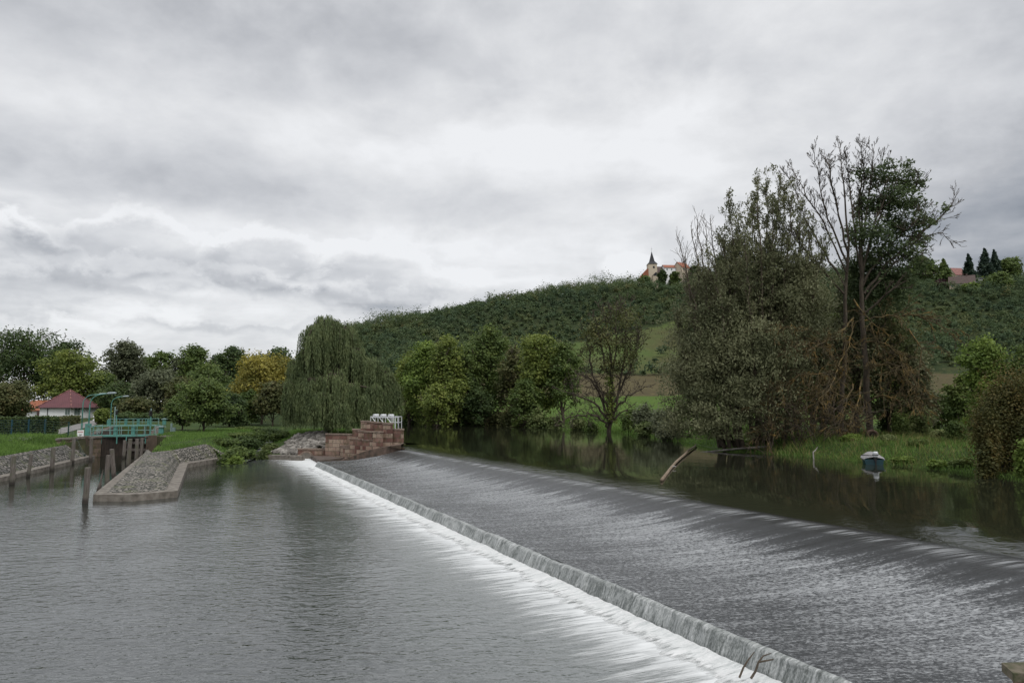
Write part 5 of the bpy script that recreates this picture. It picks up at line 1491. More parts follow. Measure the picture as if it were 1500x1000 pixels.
hedge('tall dark hedge behind the mesh fence in front of the white house', [PZ(-60, 641, 2.3)[:2] + np.array([0, 2.2]), PZ(66, 637.5, 2.3)[:2] + np.array([0, 2])], 2.0, 1.2, G_DARK, 9000, .3)
hedge('low brown topped hedge along the drive below the house lawn', [PZ(68, 626.5, 2.3)[:2], PZ(112, 621.5, 2.3)[:2]], 1.45, 1.1, G_BROWN, 5000, .3)
shrub_at(60, 100, 609, 12, 'garden_bush', 'dark bush poking above the hedge left of the house wall', G_DARK, 1500)

# --- bushes along the stream
k = 0
SB = [(338, 70, 659, 14, G_MID, 'pale green bush at the water edge right of the pier slope'), (352, 73.5, 655, 16, G_MID, 'dense bush on the left side of the stream mouth'), (330, 76, 645, 15, G_MID, 'bush behind the top of the pier slope'), (362, 79, 641, 18, G_DARK, 'dark bush overhanging the stream from the left'),
      (345, 83, 637, 18, G_MID, 'brownish green bush on the lawn side of the stream'), (378, 87, 634, 16, G_MID, 'bush halfway up the stream on its left'), (370, 97, 629, 16, G_MID, 'far stream bush near the plum tree'), (398, 95, 627, 16, G_DARK, 'dark bush at the head of the stream'), (412, 88, 633, 12, G_MID, 'bush at the left foot of the weeping willow'), (388, 75, 657, 9, G_REED, 'grassy clump at the right lip of the stream mouth'), (398, 79, 652, 9, G_REED, 'grassy clump climbing the slope right of the stream'), (345, 69.3, 667, 12, G_LIME, 'bright low bush hanging over the kerb slab')]
for u, d, vt, w_, mt, lab in SB:
    shrub_at(u, d, vt - 3, w_ * 1.35, 'stream_bush', lab, mt, 4200, .25, group='bushes along the stream', nl=11, ry=w_ / F * d)

# --- weeping willow
def weeping():
    d0 = 85; x0 = XY(482, d0); z0 = gz(x0, d0)
    t = empty('weeping_willow', (x0, d0, z0), 'big weeping willow with hanging curtains of leaves behind the abutment', 'tree')
    lob = [(474, 463, 24, 548, 0), (455, 478, 20, 560, -1.5), (498, 474, 22, 560, .5), (515, 505, 17, 575, 0), (447, 512, 13, 585, -1), (432, 528, 15, 634, 0), (426, 556, 9, 634, -1), (458, 548, 22, 634, -2.5), (488, 542, 20, 632, -3), (470, 575, 16, 637, -4.5), (512, 560, 17, 634, -3), (500, 592, 15, 637, -5), (538, 522, 22, 628, .5), (560, 540, 18, 626, 1), (575, 562, 10, 622, 1.5), (548, 565, 16, 632, -2), (528, 580, 14, 634, -3.5), (480, 500, 34, 590, 3), (520, 530, 40, 630, 4), (450, 540, 30, 632, 4)]
    lines = []; C_, A_ = [], []
    top = np.array([x0, d0, PD(476, 490, d0)[2]])
    tp = wiggle((x0, d0, z0 - .5), top, 8, .05); lines.append((tp, np.linspace(.55, .12, 8)))
    for u, v, wp, vb, dy in lob:
        dd = d0 + dy; cx = XY(u, dd); ztop = PD(u, v, dd)[2]; zb = max(PD(u, vb, dd)[2], z0 + .25); R_ = wp / F * dd
        lines.append((wiggle(tp[rng.integers(2, 5)], (cx, dd, ztop - R_ * .35), 7, .12, -.15), np.linspace(.2, .05, 7)))
        for c in range(int(14 + wp * 1.15)):
            a = rng.uniform(0, 6.28); q = math.sqrt(rng.uniform(.12, 1)); sx, sy = cx + math.cos(a) * q * R_, dd + math.sin(a) * q * R_ * .8
            zs = ztop - (q ** 2.6) * R_ * .8 + rng.normal() * .15; Lh = (zs - zb) * (rng.uniform(.35, .75) if rng.random() < .35 else rng.uniform(.8, 1.0))
            ncl = rng.integers(7, 14)
            lines.append((np.array([[cx + (sx - cx) * .3, dd + (sy - dd) * .3, ztop - R_ * .25], [sx, sy, zs], [sx + math.cos(a) * .1, sy, zs - Lh * .6]]), np.array([.03, .022, .01])))
            for s in range(ncl):
                bx, by = sx + rng.normal() * .15, sy + rng.normal() * .15; LL_ = Lh * rng.uniform(.55, 1.0); m = max(int(LL_ / .17), 4)
                w_ = np.linspace(0, 1, m); ph = rng.uniform(0, 6)
                px = bx + math.cos(a) * .35 * np.sin(w_ * 1.6) + .07 * np.sin(w_ * 5 + ph); py = by + math.sin(a) * .35 * np.sin(w_ * 1.6); pz = zs + rng.normal() * .1 - w_ * LL_
                C_.append(np.column_stack([px, py, pz]) + rng.normal(size=(m, 3)) * .045)
                o = np.tile([math.cos(a), math.sin(a), .25], (m, 1)); A_.append(o)
    tubes_obj('trunk', lines, bark, t, 4)
    c = np.concatenate(C_); ax = np.tile([0., 0., -1.], (len(c), 1)) + np.concatenate(A_) * .12
    leaves_obj('crown', c, .36, .085, G_WILLOW, t, -.2, np.concatenate(A_) * 1.2, ax)
weeping()

# --- far bank of the upper pool
FB = 'trees on the far bank of the pool'
tree_at(600, 146, 512, 30, 'bank_tree', 'yellow green tree at the left end of the far bank beside the willow', G_YEL, 8000, group=FB, low=.02)
tree_at(625, 140, 498, 34, 'bank_tree', 'light green leaning tree second from the willow on the far bank', G_LIME, 10000, nl=16, group=FB, low=.06)
tree_at(655, 134, 486, 34, 'bank_tree', 'bright yellow topped tree on the far bank left of the tall green one', G_YEL, 10000, nl=16, group=FB, low=.1, openness=.65)
tree_at(684, 138, 505, 26, 'bank_tree', 'bare stemmed thin tree between yellow and tall green bank trees', G_MID, 5000, group=FB, low=.15, openness=.9, bare=4)
tree_at(716, 142, 471, 34, 'bank_tree', 'tallest mid green tree of the far bank row', G_MID, 11000, nl=17, group=FB, low=.08)
tree_at(752, 136, 505, 26, 'bank_tree', 'brownish thin crowned tree right of the tallest bank tree', G_BROWN, 5000, group=FB, low=.1, openness=.9, bare=4)
tree_at(790, 128, 484, 36, 'bank_tree', 'broad yellow green tree in the middle of the far bank', G_YEL, 11000, nl=17, group=FB, low=.1, openness=.6)
tree_at(826, 126, 500, 28, 'bank_tree', 'olive tree joined to the broad yellow green one on its right', G_MID, 7000, nl=12, group=FB, low=.12, openness=.75)
tree_at(768, 124, 552, 26, 'bank_tree', 'low bushy tree in front of the broad yellow green one', G_MID, 5000, group=FB, low=.02)
tree_at(640, 128, 560, 30, 'bank_tree', 'low yellow green boughs over the water below the bright topped tree', G_YEL, 5000, group=FB, low=.0)
tree_at(700, 134, 565, 26, 'bank_tree', 'low shaded tree at the foot of the tallest bank tree', G_DARK, 5000, group=FB, low=.0)
k = 0
SC = [(608, 148, 592, 20, G_MID, 'leafy bush under the light green leaning tree beside the willow'), (598, 150, 600, 20, G_DARK, 'dark bush by the water right beside the willow curtain'), (630, 143, 598, 24, G_MID, 'scrub bush below the light green leaning tree'), (662, 140, 592, 24, G_BROWN, 'brown twiggy bush below the bright topped tree'), (696, 137, 597, 22, G_DARK, 'dark bush at the tallest bank tree foot'), (728, 134, 596, 24, G_BROWN, 'brown bush right of the tallest bank tree foot'), (757, 128, 588, 24, G_BROWN, 'pinkish brown thicket left of the middle bank gap'), (788, 122, 598, 22, G_REED, 'reedy clump on the water edge left of the green meadow gap'), (812, 120, 606, 12, G_REED, 'small reed clump at the meadow gap'), (850, 112, 611, 14, G_REED, 'low grassy clump on the bank below the meadow'), (868, 106, 615, 12, G_MID, 'little bush left of the half bare tree trunk'), (925, 97, 600, 14, G_MID, 'bush right of the half bare tree trunk'), (948, 90, 588, 24, G_GREY, 'tall reedy bush before the brown field'), (972, 84, 594, 22, G_GREY, 'grey green bush joining the reeds to the big willow'), (945, 86, 614, 20, G_REED, 'reed bed hanging into the pool'), (985, 76, 612, 22, G_GREY, 'bush at the left foot of the big grey willow')]
for u, d, vt, w_, mt, lab in SC:
    shrub_at(u, d, vt, w_, 'bank_bush', lab, mt, 2600, group='bushes on the far bank', nl=9)
def limb(points, d, r0, r1, k=3, amp=.1):
    P = [PD(p[0], p[1], d + (p[2] if len(p) > 2 else 0)) for p in points]; q = []
    for a, b in zip(P[:-1], P[1:]):
        for s in np.linspace(0, 1, k, endpoint=False): q.append(a + (b - a) * s + rng.normal(size=3) * amp)
    q.append(P[-1]); q = np.array(q); return q, np.linspace(r0, r1, len(q))
# half bare tree with low forking boughs
def bare_tree():
    d = 100.5; x0 = XY(894, d); t = empty('bare_tree', (x0, d, gz(x0, d)), 'half bare forked tree leaning over the pool with dead lower boughs, before the brown field', 'tree')
    ln, tp = [], []; dead = []
    for pts, r0 in (([(894, 636), (892, 610), (896, 570), (895, 520), (888, 468)], .34), ([(894, 625), (906, 585), (914, 525), (918, 462)], .22), ([(893, 615), (878, 580), (866, 540), (860, 495)], .22), ([(895, 600), (914, 560), (930, 520), (936, 488)], .17), ([(895, 560), (882, 520), (874, 480)], .14), ([(897, 560), (902, 500), (903, 455)], .13)):
        q, r = limb(pts, d, r0, .05, 4, .12); ln.append((q, r))
        for j in range(4, len(q)):
            for _ in range(3): grow(q[j], unit(q[j] - q[j - 1] + rng.normal(size=3) * .8), rng.uniform(1.5, 3.2), .05, 2, ln, tp, .04, .16, 3, .7, .6, .028)
    for pts in ([(893, 628), (880, 612), (862, 606), (835, 611), (815, 622)], [(890, 612), (872, 590), (850, 580), (828, 574)], [(890, 600), (880, 572), (862, 552), (845, 545)], [(896, 605), (918, 580), (945, 566)], [(892, 622), (905, 606), (925, 600)]):
        q, r = limb([(u, v, -.6 * i) for i, (u, v) in enumerate(pts)], d, .19, .05, 4, .1); dead.append((q, r))
        for j in range(3, len(q)):
            for _ in range(3): grow(q[j], unit(rng.normal(size=3) + np.array([-.2, 0, .1])), rng.uniform(1., 2.2), .045, 1, dead, tp, .02, .25, 4, .8, .6, .026)
    tubes_obj('trunk', ln, bark, t, 4); tubes_obj('dead_bough', dead, bark, t, 4)
    L = []
    for u, v, a, b in ((888, 468, 18, 16), (905, 460, 18, 14), (920, 470, 16, 18), (866, 485, 16, 18), (935, 492, 12, 16), (880, 500, 20, 18), (912, 505, 20, 18), (858, 510, 12, 16), (895, 535, 18, 16), (925, 525, 14, 14)):
        c = PD(u, v, d + rng.normal() * 1.2); L.append((*c, a / F * d, a / F * d, b / F * d))
    p, o = clump_points(L, 4300, 22, .3, .2); leaves_obj('crown', p, .34, .2, G_MIDB, t, .3, o)
    L = [(*PD(894, v, d - .3), .7, .7, .9) for v in (560, 578, 596, 612)]
    p, o = clump_points(L, 900, 14, .3, .3); leaves_obj('ivy', p, .3, .2, G_YEL, t, .3, o)
bare_tree()

# --- the big grey willow at the water's edge
def grey_willow():
    d = 58.5; x0 = XY(1105, d); z0 = max(gz(x0, d), ZU)
    t = empty('crack_willow', (x0, d, z0), 'huge grey green willow thicket leaning over the pool with feathery upright tops', 'tree')
    tops = [(1110, 272), (1124, 266), (1139, 268), (1150, 276), (1068, 300), (1080, 325), (1092, 340), (1160, 292), (1176, 300), (1190, 330), (1045, 385), (1030, 400), (1010, 425), (990, 470), (1100, 300), (1132, 300), (1060, 350), (1205, 360), (1000, 520), (985, 545)]
    bar = [(995, 352), (1012, 330), (1022, 322), (1040, 320), (1052, 345), (1003, 375), (1034, 345)]
    ln, tp = [], []; C_ = []
    for i, (u, v) in enumerate(tops + bar):
        ub = 1105 + (u - 1095) * .42 + rng.normal() * 8; dy = rng.uniform(-2.5, 3)
        pts = [(ub, 655, dy * .4), (ub + (u - ub) * .35, 655 + (v - 655) * .35, dy * .7), (ub + (u - ub) * .7, 655 + (v - 655) * .68, dy), (u, v, dy)]
        q, r = limb(pts, d, .17, .022, 5, .09); ln.append((q, r))
        leafy = i < len(tops)
        for j in range(5, len(q)):
            f = j / len(q)
            for _ in range(5 if leafy else 4):
                dr = unit(np.array([rng.normal() * .5 + (u - ub) * .002, rng.normal() * .45, 1.0 if leafy else .9])); st = len(ln)
                grow(q[j] + (q[j] - q[j - 1]) * rng.uniform(-1, 0), dr, rng.uniform(1.0, 2.4) * (1.25 - .55 * f), .022, 1, ln, tp, .08, .12, 2, .5, .6, .013)
                if leafy:
                    for pp, _r in ln[st:]:
                        m = 13; s = rng.random(m) * (len(pp) - 1); ii_ = s.astype(int); C_.append(pp[ii_] + (pp[np.minimum(ii_ + 1, len(pp) - 1)] - pp[ii_]) * (s - ii_)[:, None] + rng.normal(size=(m, 3)) * .13)
    tubes_obj('trunk', ln, twigm, t, 3)
    L = []
    for (u, v, a, b_, dy, dp) in ((1035, 500, 48, 62, 0, 3), (1012, 560, 38, 60, -1, 2.6), (1075, 455, 45, 62, 1, 3), (1130, 420, 48, 66, 1.5, 3), (1165, 480, 46, 80, 1, 3), (1095, 535, 60, 66, -2, 3), (1060, 600, 56, 42, -3, 2.6), (1010, 612, 34, 40, -2.4, 2.2), (1130, 590, 44, 48, -1, 2.4), (1045, 440, 34, 48, 1.5, 2.5), (1095, 400, 36, 42, 2, 2.4), (1180, 405, 30, 42, 2.5, 2), (1075, 380, 24, 34, 2, 2)):
        c = PD(u, v, d + dy); L.append((*c, a / F * d, dp, b_ / F * d))
    p, o = clump_points(L, 90000, 48, .15, .45)
    p[:, 2] = np.where((p[:, 1] < 57.6) & (p[:, 2] < ZU + 1.15), p[:, 2] + 1.3, p[:, 2]); p[:, 2] = np.maximum(p[:, 2], ZU + .12)
    allc = np.concatenate(C_ + [p]); outs = np.concatenate([rng.normal(size=(len(allc) - len(p), 3)) * .5, o])
    ax = rng.normal(size=allc.shape) * .7 + np.array([0, 0, .7])
    leaves_obj('crown', allc,   .27, .09, G_SALLOW, t, .2, outs, unit_rows(ax))
grey_willow()

# --- the half dead tree with lichen covered boughs
def dead_tree():
    d = 60.5; x0 = XY(1272, d); z0 = gz(x0, d)
    t = empty('lichened_tree', (x0, d, z0), 'tallest half dead tree with bare left top, leafy right crown and orange lichened boughs', 'tree')
    ln, tp = [], []
    def L_(pts, r0, r1, twigs=3, lvl=2, ln_=1.8, upb=.05, spread=.6, start=2, out=None, rm=.016, tr=.045, kk=4):
        q, r = limb(pts, d, r0, r1, kk, .05); (ln if out is None else out).append((q, r))
        for j in range(start, len(q)):
            for _ in range(twigs):
                dr = unit(q[j] - q[j - 1] + rng.normal(size=3) * spread * np.linalg.norm(q[j] - q[j - 1]))
                grow(q[j], dr, ln_ * rng.uniform(.5, 1.2), min(tr, r[j] * .6), lvl, ln if out is None else out, tp, upb, .13, 3, .55, .6, rm)
        return q
    t1 = L_([(1277, 648), (1272, 600), (1268, 540), (1264, 470), (1262, 400), (1260, 350)], .31, .13, 0)
    L_([(1231, 656, -1), (1232, 600, -.5), (1236, 540), (1238, 470), (1240, 410), (1243, 360)], .25, .11, 0)
    for pts in ([(1238, 420), (1208, 372), (1184, 330), (1165, 280), (1152, 255)], [(1240, 400), (1206, 325), (1182, 288), (1162, 250)], [(1240, 385), (1212, 320), (1200, 270), (1193, 226)], [(1241, 370), (1226, 300), (1215, 250), (1209, 230)], [(1243, 360), (1236, 270), (1229, 217)], [(1236, 430), (1200, 392), (1175, 360), (1158, 340)], [(1262, 380), (1262, 300), (1266, 250), (1261, 217)], [(1262, 400), (1250, 320), (1243, 262), (1240, 235)], [(1264, 360), (1274, 280), (1279, 222)]):
        L_([(u, v, rng.uniform(-1.5, 1.5) * k_) for k_, (u, v) in enumerate(pts)], .105, .022, 4, 2, 1.05, .12, .42, 3, None, .013, .026)
    leafy = len(tp)
    for pts in ([(1263, 400), (1280, 330), (1300, 280), (1318, 250)], [(1264, 420), (1300, 350), (1330, 300), (1346, 262)], [(1266, 440), (1310, 385), (1338, 365), (1352, 372)], [(1264, 390), (1292, 310), (1296, 262), (1290, 240)], [(1262, 360), (1258, 300), (1262, 262), (1258, 244)], [(1264, 410), (1312, 350), (1335, 330), (1352, 310)], [(1266, 460), (1305, 425), (1330, 405), (1335, 400)]):
        L_([(u, v, rng.uniform(-1.2, 1.2) * k_) for k_, (u, v) in enumerate(pts)], .105, .03, 2, 2, 1.4, .06, .6, 3)
    L_([(1266, 430), (1300, 385), (1340, 348), (1375, 320), (1396, 296)], .13, .03, 2, 2, 1.6, .05, .45, 5)
    L_([(1320, 365), (1350, 345), (1380, 342), (1394, 356)], .06, .02, 2, 1, 1.0, .0, .5, 3)
    tubes_obj('trunk', ln, bark, t, 4)
    # lichen boughs lower down, arching out and drooping
    lc = []
    low = [[(1250, 465), (1225, 492), (1195, 508), (1160, 515)], [(1250, 470), (1245, 500), (1238, 530)], [(1262, 470), (1300, 462), (1340, 462), (1388, 482)], [(1240, 480), (1205, 500), (1165, 508), (1130, 490)], [(1240, 535), (1215, 545), (1180, 548), (1150, 560)], [(1240, 545), (1208, 572), (1180, 578)], [(1262, 555), (1256, 590), (1244, 625), (1236, 640)], [(1250, 560), (1240, 590), (1230, 620)], [(1268, 590), (1292, 578), (1320, 588), (1345, 590)], [(1330, 480), (1350, 510), (1345, 560)], [(1268, 540), (1300, 530), (1330, 540), (1350, 575)],
           [(1236, 600), (1190, 598), (1150, 590), (1115, 592)], [(1238, 620), (1190, 612), (1150, 622), (1112, 632)], [(1250, 440), (1275, 470), (1290, 520)], [(1240, 500), (1228, 540), (1215, 570), (1195, 590)], [(1262, 500), (1290, 500), (1318, 520), (1325, 550)]]
    for pts in low:
        left_ = pts[-1][0] < 1238
        L_([(u, v, (-2.2 * min(k_, 2) if left_ else -.5 * k_) - rng.uniform(0, .6) * k_) for k_, (u, v) in enumerate(pts)], .085, .025, 4 if left_ else 3, 2, 1.8, -.07, .95, 3, lc, .018, .035, 4)
    tubes_obj('lichened_bough', lc, lichen, t, 4)
    # leafy right half
    Lb = []
    for (u, v, a, b_, dy) in ((1262, 255, 14, 10, 0), (1288, 252, 14, 10, 0), (1300, 262, 15, 12, 1), (1330, 258, 17, 12, 0), (1345, 270, 14, 9, 0), (1315, 285, 22, 14, -1), (1340, 300, 16, 14, 1), (1290, 300, 20, 18, 0), (1265, 300, 16, 20, 1), (1275, 340, 26, 18, -1), (1310, 330, 24, 18, 1), (1338, 335, 16, 12, 0), (1300, 365, 28, 18, 0), (1335, 375, 18, 12, 0), (1270, 385, 26, 22, 1.5), (1300, 400, 28, 20, 1), (1325, 405, 18, 14, 0), (1250, 345, 14, 18, 1), (1285, 432, 32, 22, 2), (1315, 440, 22, 16, 1.5), (1262, 425, 24, 24, 2.5), (1245, 400, 18, 22, 2.5), (1322, 272, 17, 12, 1), (1350, 322, 15, 11, -1), (1302, 242, 12, 8, 0), (1346, 350, 16, 11, 1), (1312, 302, 19, 12, 0), (1330, 240, 9, 7, 0), (1278, 270, 12, 10, 1), (1352, 388, 12, 10, 0), (1385, 305, 6, 8, 0), (1365, 325, 7, 6, 0)):
        c = PD(u, v, d + dy); Lb.append((*c, a / F * d, a / F * d * 1.1, b_ / F * d))
    p, o = clump_points(Lb, 21000, 40, .19, .35)
    leaves_obj('crown', p, .27, .14, G_ASH, t, .3, o)
    # hollow burr at the trunk foot
    c = PD(1277, 638, d - .5); m1 = MB()
    m1.tube([c + np.array([math.cos(a) * .42, -.05, math.sin(a) * .42]) for a in np.linspace(0, 6.283, 15)], [.14] * 15, 6, False); m1.build('burr', bark_warm, t, smooth=True)
dead_tree()

# thicket of bare stems at its foot
th = empty('bare_thicket', (XY(1190, 57), 57, ZU), 'tangled brown leafless thicket at the water edge between willow and boat', 'shrub')
ln, tp = [], []
for k in range(120):
    u = rng.uniform(1120, 1250); dd = rng.uniform(54.5, 60); p = PD(u, 655 + rng.uniform(-4, 9), dd); p[2] = max(gz(p[0], p[1]), ZU - .1)
    lean = (u - 1190) / 130
    grow(p, unit(np.array([lean * .9 + rng.normal() * .4, rng.normal() * .4 - .3, 1.0])), rng.uniform(1.6, 4.2), .03, 1, ln, tp, -.05, .14, 4, .6, .6, .014)
tubes_obj('twigs', ln, twigm, th, 3)

RB = 'trees behind the half dead tree'
tree_at(1190, 78, 385, 34, 'alder_tree', 'dark green tree glimpsed between the grey willow and the lichened tree', G_DARK, 9000, group=RB, low=.05, nl=15)
tree_at(1250, 82, 430, 40, 'alder_tree', 'dark green tree filling the view behind the lichened trunks', G_MID, 9000, group=RB, low=.02, nl=15)
tree_at(1310, 76, 455, 30, 'hazel_tree', 'olive bushy tree right of the lichened trunk', G_MID, 8000, group=RB, low=.02, nl=14)
tree_at(1335, 70, 520, 28, 'hazel_tree', 'yellow green hazel beside the right lichened boughs', G_YEL, 7000, group=RB, low=.0, openness=.7)
tree_at(1210, 66, 540, 34, 'hazel_tree', 'shaded hazel below the left lichened boughs', G_MID, 6000, group=RB, low=.0)
tree_at(1150, 68, 470, 40, 'hazel_tree', 'shaded tree behind the middle of the grey willow', G_DARK, 7000, group=RB, low=.0)
tree_at(1075, 72, 470, 44, 'alder_tree', 'dark tree behind the left side of the grey willow', G_DARK, 8000, group=RB, low=.0)
tree_at(1060, 300, 373, 14, 'round_tree', 'dark rounded tree on the skyline seen through the bare willow tops', G_DARK, 3000, zoff=0)
tree_at(1205, 69, 410, 36, 'hazel_tree', 'brownish twiggy tree rising between the grey willow and the lichened trunks', G_BROWN, 8000, group=RB, low=.05, openness=.85, bare=4)
tree_at(1165, 70, 395, 34, 'alder_tree', 'olive tree behind the upper right side of the grey willow', G_SALLOW, 9000, group=RB, low=.1, nl=16)
tree_at(1228, 64.5, 520, 26, 'hazel_tree', 'brown tangle of low branches just behind the left lichened trunk', G_BROWN, 5000, group=RB, low=.0, openness=.9, bare=5)
tree_at(1252, 65.5, 405, 44, 'alder_tree', 'olive green tree standing close behind the two lichened trunks', G_SALLOW, 12000, group=RB, low=.02, nl=20)
tree_at(1302, 65, 440, 40, 'hazel_tree', 'murky olive thicket tree to the right of the lichened trunks', G_BROWN, 10000, group=RB, low=.0, nl=18, bare=3)
tree_at(1345, 64, 500, 30, 'hazel_tree', 'loose olive tree under the long right lichened bough', G_SALLOW, 7000, group=RB, low=.0, nl=15)
# right bank
tree_at(1448, 48, 492, 34, 'maple_tree', 'mid green tree behind the rusty bush on the right bank', G_LIME, 11000, low=.02, nl=15)
tree_at(1412, 56, 545, 26, 'hazel_tree', 'dark green shrubby tree left of the rusty bush', G_MID, 7000, low=.0)
shrub_at(1470, 38.5, 532, 44, 'rusty_bush', 'big rust brown autumn bush at the right picture edge', G_RUST, 26000, .12, nl=20, ry=1.6)
shrub_at(1444, 37.5, 590, 20, 'rusty_bush', 'lower olive rust bush on the left side of the big rusty one', G_RUST, 7000, .12, nl=10, ry=.9)
tree_at(1510, 46, 500, 40, 'hazel_tree', 'green tree cut by the right picture edge behind the rusty bush', G_MID, 8000, low=.0)
tree_at(1385, 66, 575, 22, 'hazel_tree', 'low rounded green bush tree on the bank right of the moored dinghy', G_MID, 5000, low=.0)
for u, d, vt, w_, mt, lab in ((1322, 62, 600, 20, G_MID, 'low leafy bush right of the lichened trunk foot'), (1352, 60, 598, 20, G_REED, 'tan weedy clump halfway along the right bank'), (1300, 66, 590, 18, G_DARK, 'dark bush behind the lichened trunk foot'), (1395, 52, 612, 18, G_MID, 'leafy clump in the grass left of the rusty bush'), (1440, 36.5, 640, 16, G_RUST, 'small rusty sapling in front of the rusty bush'), (1495, 35.5, 645, 20, G_LIME, 'bright weeds under the right edge of the rusty bush'), (1245, 54, 650, 14, G_LIME, 'green clump at the water beside the thicket'), (1318, 45, 668, 16, G_LIME, 'low grassy hummock at the water just right of the dinghy'), (1345, 48, 652, 14, G_MID, 'weedy hummock on the bank above the dinghy'), (1370, 42, 672, 15, G_LIME, 'green hummock at the waterline midway along the right bank'), (1405, 41, 668, 15, G_MID, 'dark weedy hummock left of the small rusty sapling'), (1300, 52, 640, 14, G_REED, 'tan weeds behind the dinghy'), (1378, 54, 628, 16, G_REED, 'tan weeds in the middle of the right bank')):
    shrub_at(u, d, vt, w_, 'bank_bush', lab, mt, 3000, .17, group='bushes on the right bank')

# --- hilltop trees one can tell apart
def con(u, d, vt, wpx, lab, m=G_CONI, name='spruce_tree', vb=None):
    x = XY(u, d); z = gz(x, d); h = PD(u, vt, d)[2] - z
    conifer(name, lab, x, d, z, h, wpx / F * d * 1.25, m, 5500, .0032 * d, 'conifers on the right hilltop')
con(1432, 424, 372, 9, 'slim spruce right of the pinkish roofed tall house')
con(1456, 428, 364, 13, 'broad black conifer highest on the right skyline')
con(1471, 430, 366, 10, 'pointed dark conifer beside the broad black one')
con(1394, 418, 379, 12, 'flat layered cedar left of the pinkish roofed house', G_MID, 'cedar_tree')
tree_at(1362, 430, 375, 20, 'round_tree', 'rounded green tree on the skyline right of the lichened crown', G_MID, 4500, low=.1)
tree_at(1340, 436, 392, 18, 'round_tree', 'dark lower tree on the skyline touching the lichened crown', G_DARK, 3000, low=.02)
tree_at(1492, 432, 377, 16, 'round_tree', 'paler green tree at the right end of the skyline', G_MID, 3500, low=.05)
tree_at(1389, 402, 409, 8, 'purple_plum', 'small dark purple tree left of the brown roofed hillside house', G_PURP, 2500, low=.0)
tree_at(1432, 398, 417, 11, 'round_tree', 'bright green tree in front of the brown roofed house', G_LIME, 3000, low=.0)
tree_at(1474, 402, 402, 20, 'round_tree', 'leafy tree below the conifers right of the peach gable', G_MID, 3500, low=.0)
tree_at(974, 426, 395, 7, 'round_tree', 'dark tree in front of the building joining church and parsonage', G_DARK, 2500, low=.0)
tree_at(992, 426, 397, 7, 'round_tree', 'grey green tree in front of the pale parsonage wall', G_MID, 2500, low=.0)
tree_at(1022, 432, 388, 10, 'round_tree', 'dark tree at the right end of the church hill', G_DARK, 2500, low=.0)
tree_at(948, 424, 404, 9, 'round_tree', 'bushy tree at the foot of the church nave', G_MID, 2000, low=.0)

# --- wooded hillside, one mass
def hillside():
    pts = []
    sp = 4.0
    yy = 250.0
    while yy < 475:
        xs_ = np.arange(-.40 * yy, .95 * yy, sp) + rng.uniform(-2, 2)
        for x in xs_:
            X_, Y_ = x + rng.normal() * 1.8, yy + rng.normal() * 1.8
            u = 750 + F * X_ / Y_
            if Y_ < 262 + 8 * math.sin(X_ * .08): continue
            if u < 470 - rng.uniform(0, 30): continue
            if 838 < u < 1010 and 262 < Y_ < 318 + (u - 840) * .2 and rng.random() > .03: continue
            if 520 < u < 562 and 300 < Y_ < 335: continue
            if u > 1650: continue
            if 936 < u < 1018 and Y_ > 418 and rng.random() < .8: continue
            if 1396 < u < 1450 and Y_ > 395 and rng.random() < .8: continue
            pts.append((X_, Y_))
        yy += sp * .95
    # hedgerow at the foot of the slope and along the pasture
    for x in np.arange(-45, 150, 3.2): pts.append((x, 256 + rng.normal() * 2.5))
    P = np.array(pts); Zp = terrain(P[:, 0], P[:, 1]); n = len(P)
    big = .5 + .5 * np.tanh(1.6 * fbm(P[:, 0], P[:, 1], .035, 71))
    hh = (2.5 + 3.6 * big) * np.exp(rng.normal(size=n) * .38).clip(.5, 2.1); hh *= np.where(P[:, 1] > 440, rng.uniform(.9, 1.7, n), 1.0); rr = hh * rng.uniform(.38, .6, n) + .6
    per = 84
    idx = np.repeat(np.arange(n), per)
    k = 16                                            # leaf clumps per crown
    cl = rng.integers(0, k, len(idx)); dirs = unit_rows(rng.normal(size=(n, k, 3)) + np.array([0, -.25, .35]))
    q = dirs[idx, cl] * rng.uniform(.55, 1.0, (n, k, 1))[idx, cl] + rng.normal(size=(len(idx), 3)) * .2
    c = np.column_stack([P[idx, 0] + q[:, 0] * rr[idx], P[idx, 1] + q[:, 1] * rr[idx], Zp[idx] + hh[idx] * (.5 + .5 * q[:, 2])])
    v, qd = leaf_quads(c, .9, .64, .55, unit_rows(q))
    tone = np.clip(.42 + .30 * fbm(P[:, 0], P[:, 1], .05, 72) + rng.normal(size=n) * .2, 0, 1)
    rnd = np.clip(tone[idx] * .8 + rng.random(len(idx)) * .2, 0, 1)
    m, nt, b = mat_base('hillside_leaves')
    at = N(nt, 'ShaderNodeAttribute', attribute_name='rnd')
    col = ramp(nt, at.outputs['Fac'], [(.05, (.055, .088, .05)), (.35, (.078, .115, .053)), (.6, (.10, .134, .056)), (.82, (.132, .15, .062)), (1, (.165, .14, .06))])
    nt.links.new(col, b.inputs['Base Color']); b.inputs['Roughness'].default_value = .7; b.inputs['Specular IOR Level'].default_value = .15
    t_ = N(nt, 'ShaderNodeBsdfTranslucent'); nt.links.new(col, t_.inputs[0]); ms = N(nt, 'ShaderNodeMixShader'); ms.inputs[0].default_value = .35
    nt.links.new(b.outputs[0], ms.inputs[1]); nt.links.new(t_.outputs[0], ms.inputs[2]); nt.links.new(ms.outputs[0], nt.nodes['Material Output'].inputs[0])
    tag(mesh_np('hillside_woodland', v, qd, m, rnd=rnd), 'dense scrubby wood covering the long hillside behind the river', 'woodland', kind='stuff')
hillside()

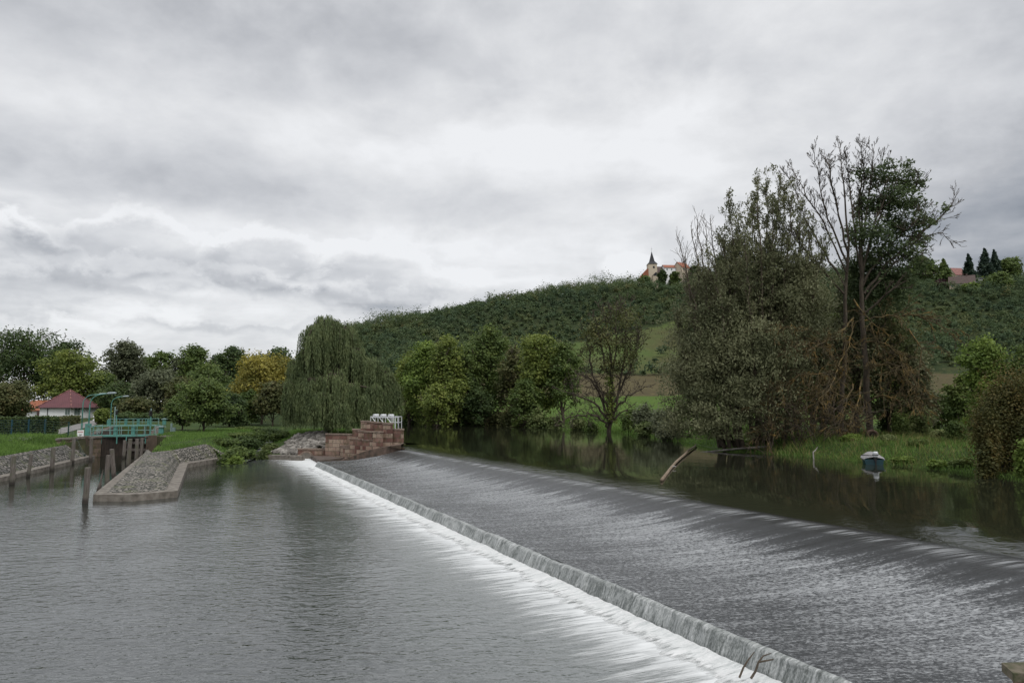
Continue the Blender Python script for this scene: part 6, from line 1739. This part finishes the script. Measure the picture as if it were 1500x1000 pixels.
# --- grass blades and weeds on the banks
def grass(name, label, area, n, hgt, mat, wid=.05):
    xs_, ys_ = area(n); z = terrain(xs_, ys_)
    d1, _, _ = poly_sdf(xs_, ys_, UP); d2, _, _ = poly_sdf(xs_, ys_, LOW); u_ = 750 + F * xs_ / ys_
    ok = ~((u_ > 400) & (u_ < 481) & (ys_ < 84.5) & (xs_ < -15)) & (d1 > .02) & (d2 > .02) & (fbm(xs_, ys_, .5, 81) + rng.normal(size=len(xs_)) * .35 > -.35); xs_, ys_, z = xs_[ok], ys_[ok], z[ok]; m = len(xs_)
    h = hgt * rng.uniform(.4, 1.3, m) * (1 + .5 * fbm(xs_, ys_, .7, 82)).clip(.3, 2)
    a = rng.uniform(0, 6.28, m); dx, dy = np.cos(a) * wid / 2, np.sin(a) * wid / 2; lx, ly = rng.normal(size=m) * h * .45, rng.normal(size=m) * h * .45
    b0 = np.column_stack([xs_ - dx, ys_ - dy, z - .05]); b1 = np.column_stack([xs_ + dx, ys_ + dy, z - .05])
    t1 = np.column_stack([xs_ + lx + dx * .25, ys_ + ly + dy * .25, z + h]); t0 = np.column_stack([xs_ + lx - dx * .25, ys_ + ly - dy * .25, z + h * .97])
    v = np.stack([b0, b1, t1, t0], 1).reshape(-1, 3)
    tag(mesh_np(name, v, np.arange(m * 4).reshape(-1, 4), mat, rnd=rng.random(m)), label, 'grass', kind='stuff')
def area_right(n):
    d = 30 + 45 * rng.random(n) ** .8; x = 18 + 32 * rng.random(n); return x, d
G_GRASS = leaf_mat('grass_bright', [(.028, .05, .012), (.055, .098, .02), (.085, .135, .032)], .35)
G_WEED = leaf_mat('grass_weedy', [(.035, .048, .014), (.075, .085, .026), (.13, .115, .045)], .4)
grass('bank_grass', 'rough bright green grass on the right bank', area_right, 90000, .22, G_GRASS)
grass('bank_weeds', 'tan and olive weeds scattered through the right bank grass', lambda n: (20 + 28 * rng.random(n), 42 + 26 * rng.random(n)), 9000, .5, G_WEED)
def area_left(n):
    t = rng.random(n); y = 30 + 47 * t; x = -40.2 + (y - 51.5) * -.29 - 14 * rng.random(n) ** 1.5; return x, y
grass('left_bank_grass', 'tufted grass hanging over the left stone revetment', area_left, 50000, .36, G_GRASS, .055)
grass('lawn_edge_grass', 'rough grass on the lawn around the orchard tree and stream', lambda n: (-42 + 24 * rng.random(n), 64 + 36 * rng.random(n)), 50000, .2, G_GRASS, .06)
grass('meadow_grass', 'taller grass along the far bank of the pool', lambda n: (-6 + 34 * rng.random(n), 74 + 66 * rng.random(n)), 50000, .5, G_GRASS, .09)
